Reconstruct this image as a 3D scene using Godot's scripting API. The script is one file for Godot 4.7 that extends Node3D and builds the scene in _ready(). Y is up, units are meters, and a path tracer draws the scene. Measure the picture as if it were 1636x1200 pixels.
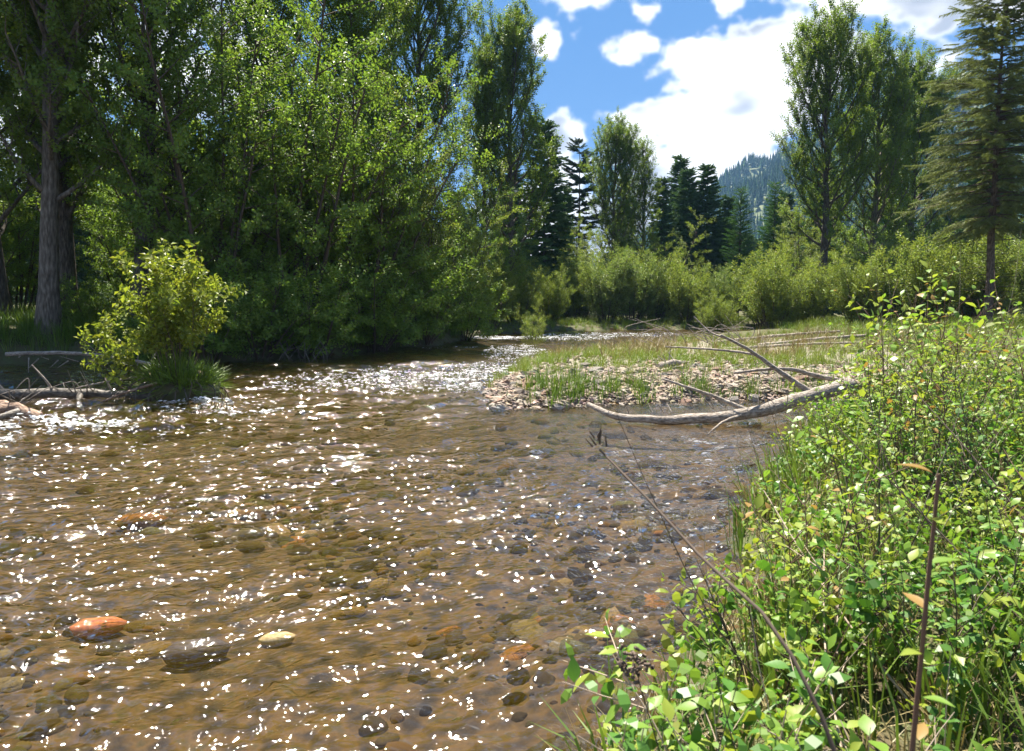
extends Node3D
# A shallow mountain stream seen from its right bank: left wall of cottonwood and alder, gravel bar, fallen log, willows, conifers and a wooded hill.

var rng := RandomNumberGenerator.new()
var names := {}
var M := {}
var poly_far: PackedVector2Array      # land on the left and beyond the stream (x, z)
var poly_near: PackedVector2Array     # right bank and gravel bar
var n_low := FastNoiseLite.new()
var n_mid := FastNoiseLite.new()
var n_fine := FastNoiseLite.new()
const GX0 := -44.0
const GZ0 := -62.0
const GS := 0.25
const GNX := 320
const GNZ := 272
var grid := PackedFloat32Array()

# ---------------------------------------------------------------- small helpers
func lin(r: float, g: float, b: float) -> Color:
	return Color(r, g, b).linear_to_srgb()

func numbered(called: String) -> String:
	var k: int = names.get(called, 0)
	names[called] = k + 1
	return called if k == 0 else "%s_%03d" % [called, k]

func tag(o: Node, label: String, category: String, group := "") -> void:
	o.set_meta("label", label)
	o.set_meta("category", category)
	if group:
		o.set_meta("group", group)

func thing(called: String, label: String, category: String, at := Vector3.ZERO, group := "") -> Node3D:
	var o := Node3D.new()
	o.name = numbered(called)
	add_child(o)
	o.position = at
	tag(o, label, category, group)
	return o

func part(called: String, mesh: Mesh, mat: Material, parent: Node, xf := Transform3D.IDENTITY) -> MeshInstance3D:
	var o := MeshInstance3D.new()
	o.name = called
	o.mesh = mesh
	if mat:
		o.material_override = mat
	parent.add_child(o, true)
	o.transform = xf
	return o

func structure(called: String, mesh: Mesh, mat: Material) -> MeshInstance3D:
	var o := part(called, mesh, mat, self)
	o.set_meta("kind", "structure")
	return o

func scatter(called: String, mesh: Mesh, mat: Material, xfs: Array, cols: Array, parent: Node) -> MultiMeshInstance3D:
	var mm := MultiMesh.new()
	mm.transform_format = MultiMesh.TRANSFORM_3D
	mm.use_colors = cols.size() > 0
	mm.mesh = mesh
	mm.instance_count = xfs.size()
	for i in xfs.size():
		mm.set_instance_transform(i, xfs[i])
		if cols.size():
			mm.set_instance_color(i, cols[i])
	var o := MultiMeshInstance3D.new()
	o.name = called
	o.multimesh = mm
	o.material_override = mat
	parent.add_child(o, true)
	o.set_meta("kind", "stuff")
	return o

func rnd(a: float, b: float) -> float:
	return rng.randf_range(a, b)

func rand_dir() -> Vector3:
	var z := rnd(-1, 1)
	var a := rnd(0, TAU)
	var r := sqrt(1 - z * z)
	return Vector3(r * cos(a), z, r * sin(a))

func frame(dir: Vector3, roll: float) -> Basis:           # y axis along dir
	var y := dir.normalized()
	var ref := Vector3.RIGHT if absf(y.x) < 0.9 else Vector3.FORWARD
	var x := ref.cross(y).normalized()
	var z := x.cross(y).normalized()
	return Basis(x, y, z) * Basis(Vector3.UP, roll)

func sm(a: float, b: float, x: float) -> float:
	return smoothstep(a, b, x)

class Geo:
	var v := PackedVector3Array()
	var n := PackedVector3Array()
	var t := PackedInt32Array()
	func tube(pts: PackedVector3Array, rad: PackedFloat32Array, sides: int, lumpy := 0.0, cap := true) -> void:
		var first := v.size()
		var count := pts.size()
		var ref := Vector3(0.31, 0.17, 0.93).normalized()
		for i in count:
			var d := (pts[mini(i + 1, count - 1)] - pts[maxi(i - 1, 0)]).normalized()
			var x := ref.cross(d)
			if x.length() < 0.05:
				x = Vector3.RIGHT.cross(d)
			x = x.normalized()
			var y := d.cross(x)
			for k in sides:
				var a := TAU * k / sides
				var w := 1.0
				if lumpy > 0.0:
					w += lumpy * (sin(k * 2.4 + i * 1.7) * 0.6 + sin(k * 5.1 - i * 0.9 + rad[0] * 90.0) * 0.4)
				var o := (x * cos(a) + y * sin(a))
				v.append(pts[i] + o * rad[i] * w)
				n.append(o)
		for i in count - 1:
			for k in sides:
				var a := first + i * sides + k
				var b := first + i * sides + (k + 1) % sides
				t.append_array(PackedInt32Array([a, a + sides, b, b, a + sides, b + sides]))
		if cap:
			for e in [0, count - 1]:
				var c := v.size()
				v.append(pts[e])
				n.append((pts[e] - pts[1 if e == 0 else e - 1]).normalized())
				for k in sides:
					var a: int = first + e * sides + k
					var b: int = first + e * sides + (k + 1) % sides
					t.append_array(PackedInt32Array([c, a, b] if e == 0 else [c, b, a]))
	func mesh() -> ArrayMesh:
		var a := []
		a.resize(Mesh.ARRAY_MAX)
		a[Mesh.ARRAY_VERTEX] = v
		a[Mesh.ARRAY_NORMAL] = n
		a[Mesh.ARRAY_INDEX] = t
		var m := ArrayMesh.new()
		m.add_surface_from_arrays(Mesh.PRIMITIVE_TRIANGLES, a)
		return m

class Soup:                                                # loose triangles with a tint each: leaves, needles, blades
	var v := PackedVector3Array()
	var c := PackedColorArray()
	func add(tmpl: Soup, xf: Transform3D) -> void:
		v.append_array(xf * tmpl.v)
		c.append_array(tmpl.c)
	func tri(a: Vector3, b: Vector3, d: Vector3, col: Color) -> void:
		v.append(a); v.append(b); v.append(d)
		c.append(col); c.append(col); c.append(col)
	func mesh() -> ArrayMesh:
		var a := []
		a.resize(Mesh.ARRAY_MAX)
		a[Mesh.ARRAY_VERTEX] = v
		a[Mesh.ARRAY_COLOR] = c
		var m := ArrayMesh.new()
		m.add_surface_from_arrays(Mesh.PRIMITIVE_TRIANGLES, a)
		return m

func flat_mesh(v: PackedVector3Array, n: PackedVector3Array, t: PackedInt32Array, uv := PackedVector2Array()) -> ArrayMesh:
	var a := []
	a.resize(Mesh.ARRAY_MAX)
	a[Mesh.ARRAY_VERTEX] = v
	a[Mesh.ARRAY_NORMAL] = n
	if uv.size():
		a[Mesh.ARRAY_TEX_UV] = uv
	a[Mesh.ARRAY_INDEX] = t
	var m := ArrayMesh.new()
	m.add_surface_from_arrays(Mesh.PRIMITIVE_TRIANGLES, a)
	return m

func noise(s: int, freq: float, octaves := 4, kind := FastNoiseLite.TYPE_SIMPLEX_SMOOTH) -> FastNoiseLite:
	var f := FastNoiseLite.new()
	f.seed = s
	f.noise_type = kind
	f.frequency = freq
	f.fractal_type = FastNoiseLite.FRACTAL_FBM if octaves > 1 else FastNoiseLite.FRACTAL_NONE
	f.fractal_octaves = octaves
	return f

# ---------------------------------------------------------------- textures and materials
func ramp_texture(s: int, freq: float, octaves: int, stops: Array, size := 512) -> ImageTexture:
	var im := noise(s, freq, octaves).get_seamless_image(size, size)
	im.convert(Image.FORMAT_L8)
	var src := im.get_data()
	var lut := PackedByteArray()
	lut.resize(768)
	for i in 256:
		var p := i / 255.0 * (stops.size() - 1)
		var k := mini(int(p), stops.size() - 2)
		var c: Color = (stops[k] as Color).lerp(stops[k + 1], p - k)
		c = c.linear_to_srgb()
		lut[i * 3] = int(c.r * 255); lut[i * 3 + 1] = int(c.g * 255); lut[i * 3 + 2] = int(c.b * 255)
	var out := PackedByteArray()
	out.resize(size * size * 3)
	for i in size * size:
		var k := src[i] * 3
		out[i * 3] = lut[k]; out[i * 3 + 1] = lut[k + 1]; out[i * 3 + 2] = lut[k + 2]
	return ImageTexture.create_from_image(Image.create_from_data(size, size, false, Image.FORMAT_RGB8, out))

func height_texture(s: int, freq: float, octaves: int, size := 512, kind := FastNoiseLite.TYPE_SIMPLEX_SMOOTH) -> ImageTexture:
	var im := noise(s, freq, octaves, kind).get_seamless_image(size, size)
	im.convert(Image.FORMAT_L8)
	return ImageTexture.create_from_image(im)

func solid(called: String, col: Color, rough: float, spec := 0.4) -> StandardMaterial3D:
	var m := StandardMaterial3D.new()
	m.resource_name = called
	m.albedo_color = col
	m.roughness = rough
	m.metallic_specular = spec
	return m

func textured(called: String, tex: Texture2D, scale: Vector3, rough: float, bump: Texture2D = null, depth := 0.0, world := false) -> StandardMaterial3D:
	var m := solid(called, Color.WHITE, rough, 0.35)
	m.albedo_texture = tex
	m.uv1_triplanar = true
	m.uv1_world_triplanar = world
	m.uv1_scale = scale
	if bump:
		m.heightmap_enabled = true
		m.heightmap_texture = bump
		m.heightmap_scale = depth
	return m

func leafy(called: String, r: float, g: float, b: float, through := 0.95, rough := 0.5) -> StandardMaterial3D:
	var m := solid(called, lin(r, g, b), rough, 0.4)
	m.vertex_color_use_as_albedo = true
	m.cull_mode = BaseMaterial3D.CULL_DISABLED
	if through > 0:
		m.backlight_enabled = true
		m.backlight = Color(through, through, through * 0.62).linear_to_srgb()
	return m

func make_materials() -> void:
	var bump_a := height_texture(5, 0.02, 5)
	var bump_b := height_texture(9, 0.012, 4)
	var bark_dark := ramp_texture(11, 0.02, 5, [Color(.02, .016, .012), Color(.06, .05, .04), Color(.11, .095, .075), Color(.19, .17, .14)], 256)
	var bark_pale := ramp_texture(12, 0.02, 5, [Color(.03, .024, .018), Color(.085, .07, .053), Color(.15, .128, .1), Color(.26, .23, .19)], 256)
	var drift := ramp_texture(13, 0.02, 5, [Color(.05, .04, .03), Color(.17, .14, .11), Color(.3, .26, .22), Color(.42, .38, .33)], 256)
	M.bark = textured("dark_bark", bark_dark, Vector3(2.4, 0.5, 2.4), 0.9, bump_a, 4.0)
	M.bark_pale = textured("pale_bark", bark_pale, Vector3(2.2, 0.45, 2.2), 0.85, bump_a, 1.2)
	M.bark_red = textured("reddish_bark", ramp_texture(14, 0.02, 5, [Color(.03, .02, .016), Color(.085, .06, .045), Color(.15, .11, .085), Color(.24, .19, .15)], 256), Vector3(2.5, 0.8, 2.5), 0.9, bump_a, 3.0)
	M.drift = textured("weathered_wood", drift, Vector3(1.6, 4.0, 4.0), 0.85, bump_a, 1.5)
	M.wet_wood = textured("wet_dark_wood", bark_dark, Vector3(1.2, 3.0, 3.0), 0.45, bump_a, 1.5)
	M.brown_wood = textured("brown_peeling_wood", ramp_texture(15, 0.02, 5, [Color(.05, .03, .02), Color(.15, .09, .06), Color(.28, .2, .14), Color(.4, .33, .26)], 256), Vector3(1.5, 3.5, 3.5), 0.8, bump_a, 1.8)
	M.twig = solid("twig_bark", lin(.075, .055, .04), 0.85)
	M.twig_red = solid("red_stem", lin(.11, .06, .04), 0.7)
	M.twig_pale = solid("dead_pale_twig", lin(.34, .27, .2), 0.85)
	M.green_stem = solid("green_stem", lin(.16, .17, .05), 0.7)
	M.soil = textured("forest_soil", ramp_texture(21, 0.012, 5, [Color(.03, .025, .015), Color(.07, .055, .03), Color(.06, .075, .025), Color(.13, .11, .06)]), Vector3(.3, .3, .3), 0.95, bump_b, 6.0, true)
	M.bed = textured("silty_bed", ramp_texture(22, 0.014, 6, [Color(.003, .0022, .001), Color(.008, .0055, .0017), Color(.034, .019, .003), Color(.075, .039, .005), Color(.036, .027, .005), Color(.12, .052, .007)], 1024), Vector3(.31, .31, .31), 0.9, bump_b, 4.0, true)
	M.gravel = textured("fine_gravel", ramp_texture(23, 0.03, 5, [Color(.06, .05, .035), Color(.16, .135, .1), Color(.25, .22, .18), Color(.36, .33, .29)]), Vector3(.5, .5, .5), 0.95, bump_a, 4.0, true)
	M.hill = textured("hill_ground", ramp_texture(24, 0.02, 4, [Color(.03, .045, .02), Color(.06, .09, .035), Color(.12, .13, .06), Color(.2, .19, .13)]), Vector3(.01, .01, .01), 0.95, null, 0, true)
	var stones := [[.23, .19, .15], [.15, .13, .11], [.27, .24, .2], [.2, .13, .095], [.11, .1, .09], [.3, .25, .19]]
	for i in stones.size():
		var s: Array = stones[i]
		M["stone%d" % i] = textured("dry_stone", ramp_texture(30 + i, 0.02, 4, [Color(s[0] * .55, s[1] * .55, s[2] * .55), Color(s[0], s[1], s[2]), Color(s[0] * 1.3, s[1] * 1.3, s[2] * 1.3)], 128), Vector3(3, 3, 3), 0.9, bump_a, 0.6)
	var beds := [[.1, .064, .017], [.06, .042, .012], [.17, .075, .015], [.11, .08, .026], [.04, .032, .014], [.15, .1, .035], [.075, .068, .02]]
	for i in beds.size():
		var s: Array = beds[i]
		M["bed%d" % i] = textured("algae_stone", ramp_texture(40 + i, 0.025, 4, [Color(s[0] * .4, s[1] * .42, s[2] * .5), Color(s[0], s[1], s[2]), Color(s[0] * 1.5, s[1] * 1.4, s[2] * 1.3)], 128), Vector3(2.5, 2.5, 2.5), 0.85, bump_a, 0.6)
	M.pebble = solid("pebble", Color.WHITE, 0.95, 0.1)
	for k in beds.size():
		M["bed%d" % k].metallic_specular = 0.1
	M.pebble.vertex_color_use_as_albedo = true
	M.rust = textured("rust_stone", ramp_texture(51, 0.025, 4, [Color(.12, .035, .012), Color(.42, .12, .03), Color(.5, .2, .06)], 128), Vector3(3, 3, 3), 0.8)
	M.tan = textured("tan_stone", ramp_texture(52, 0.025, 4, [Color(.3, .2, .08), Color(.5, .38, .18), Color(.6, .48, .26)], 128), Vector3(3, 3, 3), 0.8)
	M.black = textured("dark_stone", ramp_texture(53, 0.025, 4, [Color(.02, .015, .012), Color(.05, .035, .022), Color(.08, .06, .035)], 128), Vector3(3, 3, 3), 0.7)
	M.cotton = leafy("cottonwood_leaf", .185, .28, .05)
	M.alder = leafy("alder_leaf", .185, .295, .052)
	M.willow = leafy("willow_leaf", .23, .305, .065)
	M.willow_pale = leafy("grey_willow_leaf", .205, .285, .085)
	M.spruce = leafy("spruce_needle", .1, .19, .06, 0.4, 0.6)
	M.larch = leafy("larch_needle", .095, .21, .045, 0.5, 0.6)
	M.fir = leafy("fir_needle", .21, .25, .085, 0.7, 0.6)
	M.pine = leafy("pine_needle", .07, .11, .065, 0.4, 0.6)
	M.grass = leafy("grass_blade", .175, .25, .04, 0.7)
	M.grass_dry = leafy("dry_grass_blade", .26, .21, .095, 0.4)
	M.shrub = leafy("shrub_leaf", .155, .265, .035, 0.95, 0.42)
	M.shrub_b = leafy("young_shrub_leaf", .235, .295, .042, 0.95, 0.42)
	M.shrub_c = leafy("deep_shrub_leaf", .085, .2, .032, 0.95, 0.4)
	M.leaf_red = leafy("reddish_leaf", .27, .17, .05, 0.8, 0.45)
	M.foam = solid("white_foam_glint", lin(.82, .84, .84), 0.35)  # also colours the white flecks that stand in for glints
	# the stream's surface: a clear sheet that mirrors the sky and lets the sun through to the bed
	var w := StandardMaterial3D.new()
	w.resource_name = "stream_water"
	w.albedo_color = Color(lin(.05, .03, .003), 0.2)
	w.transparency = BaseMaterial3D.TRANSPARENCY_ALPHA
	w.roughness = 0.048
	w.metallic_specular = 0.5
	var ripple := noise(71, 0.021, 2)
	ripple.fractal_gain = 0.5
	var im := ripple.get_seamless_image(1024, 1024)
	im.convert(Image.FORMAT_L8)
	im.bump_map_to_normal_map(8.0)
	w.normal_enabled = true
	w.normal_texture = ImageTexture.create_from_image(im)
	w.normal_scale = 1.0
	M.water = w

# ---------------------------------------------------------------- the lie of the land
func seg_dist(p: Vector2, poly: PackedVector2Array) -> float:
	var best := 1e9
	var a := poly[poly.size() - 1]
	for b in poly:
		var ab := b - a
		var t := clampf((p - a).dot(ab) / ab.length_squared(), 0.0, 1.0)
		var d := p.distance_squared_to(a + ab * t)
		if d < best:
			best = d
		a = b
	return sqrt(best)

func inside(p: Vector2, poly: PackedVector2Array) -> float:
	var d := seg_dist(p, poly)
	return d if Geometry2D.is_point_in_polygon(p, poly) else -d

func raw_height(x: float, z: float) -> float:
	var p := Vector2(x, z) + Vector2(n_mid.get_noise_2d(x * 3, z * 3), n_mid.get_noise_2d(x * 3 + 90, z * 3)) * 0.35
	var a := inside(p, poly_far)
	var b := inside(p, poly_near)
	var bumps := n_mid.get_noise_2d(x * 2.0, z * 2.0) * 0.12 + n_fine.get_noise_2d(x, z) * 0.03
	if a > 0:
		var top := lerpf(1.1, 0.45, sm(-5, 1, x))
		return top * (1 - exp(-a * 1.3)) + minf(a, 60) * 0.012 + bumps * sm(0, 1.5, a)
	if b > 0:
		var on_bar := sm(-11.5, -13.5, z)
		var top := lerpf(0.36, 0.3, on_bar) - 0.2 * sm(-18, -27, z) * (1.0 - sm(6, 14, x)) + 0.5 * sm(9, 22, x)
		return top * (1 - exp(-b * lerpf(2.6, 1.7, on_bar))) + bumps * 0.6 * sm(0, 1.2, b)
	var w := -maxf(a, b)
	return -0.4 * (1 - exp(-w * 1.1)) + bumps * 0.9 * sm(0, 0.8, w)

func land(x: float, z: float) -> float:
	var u := (x - GX0) / GS
	var v := (z - GZ0) / GS
	if u < 0 or v < 0 or u >= GNX - 1 or v >= GNZ - 1:
		return raw_height(x, z)
	var i := int(u)
	var j := int(v)
	u -= i
	v -= j
	var k := j * GNX + i
	return lerpf(lerpf(grid[k], grid[k + 1], u), lerpf(grid[k + GNX], grid[k + GNX + 1], u), v)

func spot(x: float, z: float, sink := 0.05) -> Vector3:
	return Vector3(x, land(x, z) - sink, z)

func stretch(from: float, to: float, n: int, mid: float, k: float) -> PackedFloat32Array:
	var o := PackedFloat32Array()
	var lo := asinh((from - mid) * k)
	var hi := asinh((to - mid) * k)
	for i in n:
		o.append(mid + sinh(lerpf(lo, hi, float(i) / (n - 1))) / k)
	return o

func make_land() -> void:
	grid.resize(GNX * GNZ)
	for j in GNZ:
		for i in GNX:
			grid[j * GNX + i] = raw_height(GX0 + i * GS, GZ0 + j * GS)
	var xs := stretch(-900, 1100, 230, 1, 0.12)
	var zs := stretch(-1500, 60, 280, -8, 0.1)
	var v := PackedVector3Array()
	var n := PackedVector3Array()
	for z in zs:
		for x in xs:
			v.append(Vector3(x, land(x, z), z))
			n.append(Vector3(land(x - .2, z) - land(x + .2, z), 0.4, land(x, z - .2) - land(x, z + .2)).normalized())
	var tris := [PackedInt32Array(), PackedInt32Array(), PackedInt32Array()]
	var w := xs.size()
	for j in zs.size() - 1:
		for i in w - 1:
			var k := j * w + i
			var mid := (v[k] + v[k + w + 1]) * 0.5
			var which := 0
			if mid.y < 0.02:
				which = 1
			elif mid.x < 12 and mid.z < -11.9 and mid.z > -33 and mid.y < 0.42 and Geometry2D.is_point_in_polygon(Vector2(mid.x, mid.z), poly_near):
				which = 2
			tris[which].append_array(PackedInt32Array([k, k + 1, k + w, k + 1, k + w + 1, k + w]))
	var called := ["ground", "stream_bed", "gravel_bar"]
	var mats := [M.soil, M.bed, M.gravel]
	for q in 3:
		# keep only the corners that each sheet uses
		var used := {}
		var vv := PackedVector3Array()
		var nn := PackedVector3Array()
		var tt := PackedInt32Array()
		for k in tris[q]:
			if not used.has(k):
				used[k] = vv.size()
				vv.append(v[k])
				nn.append(n[k])
			tt.append(used[k])
		structure(called[q], flat_mesh(vv, nn, tt), mats[q])

func wave(x: float, z: float) -> float:
	# liveliness: lively in the main run, calm in the pool behind the fallen log and right below the bar
	var lively := 1.0 - 0.75 * sm(2.6, 0.0, Vector2((x - 4.6) * 0.55, z + 12.0).length()) - 0.45 * sm(2.6, 0.4, Vector2((x - 0.6) * 0.7, z + 10.6).length())
	lively += 1.1 * sm(5, 0, Vector2((x + 2.0) * 0.9, (z + 17.5) * 0.5).length()) + 1.2 * sm(2.2, 0, Vector2((x + 6.2) * 0.6, z + 11.2).length())
	lively += 0.8 * sm(-28, -40, z) + 0.55 * sm(-7, -10, z) * sm(-0.5, -2.5, x)
	var wx := n_mid.get_noise_2d(x * 2.2, z * 2.2) * 0.6
	var u := x * 0.93 - z * 0.36 + wx
	var t := x * 0.36 + z * 0.93 + wx * 0.4
	var h := n_low.get_noise_2d(u * 5.0, t * 12.0) * 0.04
	h += (0.5 - absf(n_low.get_noise_2d(u * 16.0 + 40, t * 30.0))) * 0.07
	h += (0.5 - absf(n_low.get_noise_2d(u * 45.0 - 70, t * 75.0 + 9))) * 0.052
	if z > -9.0:
		h += (0.5 - absf(n_low.get_noise_2d(u * 95.0 + 17, t * 150.0 - 31))) * 0.022
	lively *= 1.0 + 0.9 * n_mid.get_noise_2d(u * 3.0 + 77, t * 9.0)
	return h * lively - 0.012

func make_water() -> void:
	var v := PackedVector3Array()
	var uv := PackedVector2Array()
	var t := PackedInt32Array()
	for patch in [[-9.0, 3.5, -8.0, 1.0, 0.045], [-24.0, 9.0, -22.0, -8.0, 0.1], [-44.0, 36.0, -61.0, -22.0, 0.25], [-34.0, -9.0, -8.0, 12.0, 0.3], [-9.0, 1.0, 1.0, 12.0, 0.3]]:
		var s: float = patch[4]
		var nx := int(round((patch[1] - patch[0]) / s)) + 1
		var nz := int(round((patch[3] - patch[2]) / s)) + 1
		var ids := PackedInt32Array()
		ids.resize(nx * nz)
		for j in nz:
			for i in nx:
				var x: float = patch[0] + (patch[1] - patch[0]) * i / (nx - 1)
				var z: float = patch[2] + (patch[3] - patch[2]) * j / (nz - 1)
				if land(x, z) > 0.1 + s * 0.4:
					ids[j * nx + i] = -1
					continue
				ids[j * nx + i] = v.size()
				v.append(Vector3(x, wave(x, z), z))
				var wx := n_mid.get_noise_2d(x * 1.7 + 300, z * 1.7) * 0.8
				var wz := n_mid.get_noise_2d(x * 1.7, z * 1.7 - 300) * 0.8
				uv.append(Vector2((x * 0.93 - z * 0.36 + wx) * 0.42, (x * 0.36 + z * 0.93 + wz) * 0.8))
		for j in nz - 1:
			for i in nx - 1:
				var a := ids[j * nx + i]
				var b := ids[j * nx + i + 1]
				var c := ids[(j + 1) * nx + i]
				var d := ids[(j + 1) * nx + i + 1]
				if a >= 0 and b >= 0 and c >= 0 and d >= 0:
					t.append_array(PackedInt32Array([a, b, c, b, d, c]))
	var n := PackedVector3Array()
	n.resize(v.size())
	for k in range(0, t.size(), 3):
		var f := (v[t[k + 2]] - v[t[k]]).cross(v[t[k + 1]] - v[t[k]])
		n[t[k]] += f
		n[t[k + 1]] += f
		n[t[k + 2]] += f
	for k in n.size():
		n[k] = n[k].normalized() if n[k].length_squared() > 0 else Vector3.UP
	structure("water", flat_mesh(v, n, t, uv), M.water)

# ---------------------------------------------------------------- stones
func stone_mesh(s: int, rough: float, fine: bool) -> ArrayMesh:
	var q := noise(s, 0.9, 2)
	var g := Geo.new()
	var sides := 8 if fine else 6
	var rings := 5 if fine else 4
	for j in rings + 1:
		for i in sides:
			var p := PI * j / rings
			var a := TAU * (i + 0.5 * (j % 2)) / sides
			var d := Vector3(sin(p) * cos(a), cos(p), sin(p) * sin(a))
			var r := 0.5 * (1 + rough * q.get_noise_3dv(d * 1.3) + rough * 0.5 * q.get_noise_3dv(d * 3.1))
			g.v.append(d * r * Vector3(1, 0.62, 0.8))
			g.n.append((d * Vector3(1, 1.6, 1.25)).normalized())
	for j in rings:
		for i in sides:
			var a := j * sides + i
			var b := j * sides + (i + 1) % sides
			if j > 0:
				g.t.append_array(PackedInt32Array([a, a + sides, b]))
			if j < rings - 1:
				g.t.append_array(PackedInt32Array([b, a + sides, b + sides]))
	if not fine:
		var st := SurfaceTool.new()
		st.begin(Mesh.PRIMITIVE_TRIANGLES)
		st.set_smooth_group(-1)
		for k in g.t:
			st.add_vertex(g.v[k])
		st.generate_normals()
		return st.commit()
	return g.mesh()

func stone_xf(p: Vector3, size: float) -> Transform3D:
	return Transform3D(Basis.from_euler(Vector3(rnd(-.35, .35), rnd(0, TAU), rnd(-.35, .35))).scaled_local(Vector3(rnd(.75, 1.3), rnd(.6, 1.05), rnd(.75, 1.2)) * size), p)

func make_stones() -> void:
	var sharp := []
	var smooth := []
	for i in 6:
		sharp.append(stone_mesh(100 + i, 0.7, false))
		smooth.append(stone_mesh(120 + i, 0.4, true))
	var bar := get_node("gravel_bar")
	var bed := get_node("stream_bed")
	var xfs := []
	var cols := []
	var made := 0
	# the gravel bar: the stones one can pick out near its front edge, then the small stuff all over
	for tries in 60000:
		var x := rnd(-0.7, 8.5)
		var z := rnd(-24.0, -12.2)
		if tries % 3:
			z = rnd(-17.5, -12.2)
		if not Geometry2D.is_point_in_polygon(Vector2(x, z), poly_near):
			continue
		var h := land(x, z)
		if h < -0.06:
			continue
		var y := sm(-14.6, -12.4, z) + 0.8 * sm(1.6, -0.6, x) + 0.6
		if rng.randf() > y - 0.25 * sm(-17, -22, z):
			continue
		if made < 300 and z > -18 and rng.randf() < 0.2:
			var s := rnd(0.13, 0.33)
			part("stone", sharp[made % 6], M["stone%d" % (rng.randi() % 6)], bar, stone_xf(Vector3(x, h + s * 0.1, z), s))
			made += 1
		else:
			var s := rnd(0.04, 0.14)
			xfs.append(stone_xf(Vector3(x, h + s * 0.15, z), s))
			var g := rnd(0.08, 0.3)
			cols.append(Color(g * rnd(1.05, 1.25), g * rnd(.88, .98), g * rnd(.64, .82)))
		if xfs.size() > 11000:
			break
	var half := [[], [], [], []]
	for i in xfs.size():
		half[(i % 2) * 2].append(xfs[i])
		half[(i % 2) * 2 + 1].append(cols[i])
	scatter("gravel", sharp[1], M.pebble, half[0], half[1], bar)
	scatter("gravel", sharp[4], M.pebble, half[2], half[3], bar)
	# cobbles on the stream bed
	xfs = []
	cols = []
	made = 0
	var tones := [[.1, .066, .017], [.06, .043, .013], [.14, .075, .017], [.105, .08, .025], [.04, .032, .012], [.12, .085, .028], [.075, .066, .02]]
	for tries in 12000:
		var far := tries % 2 == 0
		var x := rnd(-17.0, 7.0) if far else rnd(-6.0, 2.6)
		var z := rnd(-24.0, -6.0) if far else rnd(-8.0, -1.8)
		var h := land(x, z)
		if h > -0.03:
			continue
		var patch := n_mid.get_noise_2d(x * 4, z * 4 + 50)
		if rng.randf() > 0.5 + patch * 2.0:
			continue
		if not far and made < 300 and rng.randf() < 0.07:
			var s := rnd(0.13, 0.34)
			part("stone", smooth[made % 6], M["bed%d" % (rng.randi() % 7)], bed, stone_xf(Vector3(x, h - s * 0.08, z), s))
			made += 1
		else:
			var s := pow(rng.randf(), 2.5) * 0.2 + 0.04
			if far:
				s *= 1.5
			xfs.append(stone_xf(Vector3(x, h - s * 0.06, z), s))
			var c: Array = tones[rng.randi() % 7]
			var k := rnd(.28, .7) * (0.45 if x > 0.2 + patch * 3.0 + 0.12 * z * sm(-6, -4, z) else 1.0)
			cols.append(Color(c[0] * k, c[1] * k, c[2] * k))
	scatter("cobbles", smooth[2], M.pebble, xfs, cols, bed)
	for q in [["cobble", M.rust, -2.69, -4.62, 0.3, "rust-orange stone under the shallow water, brightest on the stream bed"],
			["cobble", M.tan, -1.5, -4.53, 0.2, "pale tan stone under the shallow water beside the sun glints"],
			["boulder", M.black, -1.92, -4.3, 0.36, "dark rounded boulder just under the surface between two bright stones"],
			["cobble", M.bed2, -3.6, -7.0, 0.42, "flat orange stone under the water in the upstream amber shallows"]]:
		var o := part(numbered(q[0]), smooth[3], q[1], self, Transform3D(Basis(Vector3.UP, 0.3).scaled_local(Vector3(1, .7, .75) * q[4]), Vector3(q[2], land(q[2], q[3]) + q[4] * 0.15, q[3])))
		tag(o, q[5], "stone")

# ---------------------------------------------------------------- foliage templates
func leaf(s: Soup, base: Vector3, dir: Vector3, side: Vector3, long: float, wide: float, col: Color) -> void:
	var up := side.cross(dir).normalized()
	var mid := base + dir * long * 0.45 + up * long * 0.06
	var tip := base + dir * long - up * long * 0.08
	var l := mid - side * wide * 0.5 + up * wide * 0.12
	var r := mid + side * wide * 0.5 + up * wide * 0.12
	s.tri(base, l, tip, col)
	s.tri(base, tip, r, col)

func full_leaf(s: Soup, base: Vector3, dir: Vector3, side: Vector3, long: float, wide: float, col: Color) -> void:
	var up := side.cross(dir).normalized()
	var a := base + dir * long * 0.28 + up * long * 0.05
	var b := base + dir * long * 0.66 + up * long * 0.03
	var tip := base + dir * long - up * long * 0.12
	var w := side * wide * 0.5
	var e := up * wide * 0.08
	s.tri(base, a - w * .85 + e, a + w * .85 + e, col)
	s.tri(a - w * .85 + e, b - w * .8 + e, a + w * .85 + e, col)
	s.tri(a + w * .85 + e, b - w * .8 + e, b + w * .8 + e, col)
	s.tri(b - w * .8 + e, tip, b + w * .8 + e, col)

func sprig(count: int, twig: float, long: float, wide: float, lift: float, tint: Color, full := false) -> Soup:
	var s := Soup.new()
	for i in count:
		var t := (i + 0.4) / count
		var a := i * 2.4 + rnd(-.5, .5)
		var out := Vector3(cos(a), lift + rnd(-.35, .35), sin(a)).normalized()
		var side := out.cross(Vector3.UP.lerp(rand_dir(), 0.45)).normalized()
		var k := rnd(0.72, 1.25)
		var f := rnd(.72, 1.2)
		(full_leaf if full else leaf).call(s, Vector3(0, t * twig, 0) + out * rnd(.1, .45) * long, out, side, long * k, wide * k, Color(minf(1, tint.r * f * rnd(.9, 1.15)), minf(1, tint.g * f), minf(1, tint.b * f)))
	return s

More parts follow.
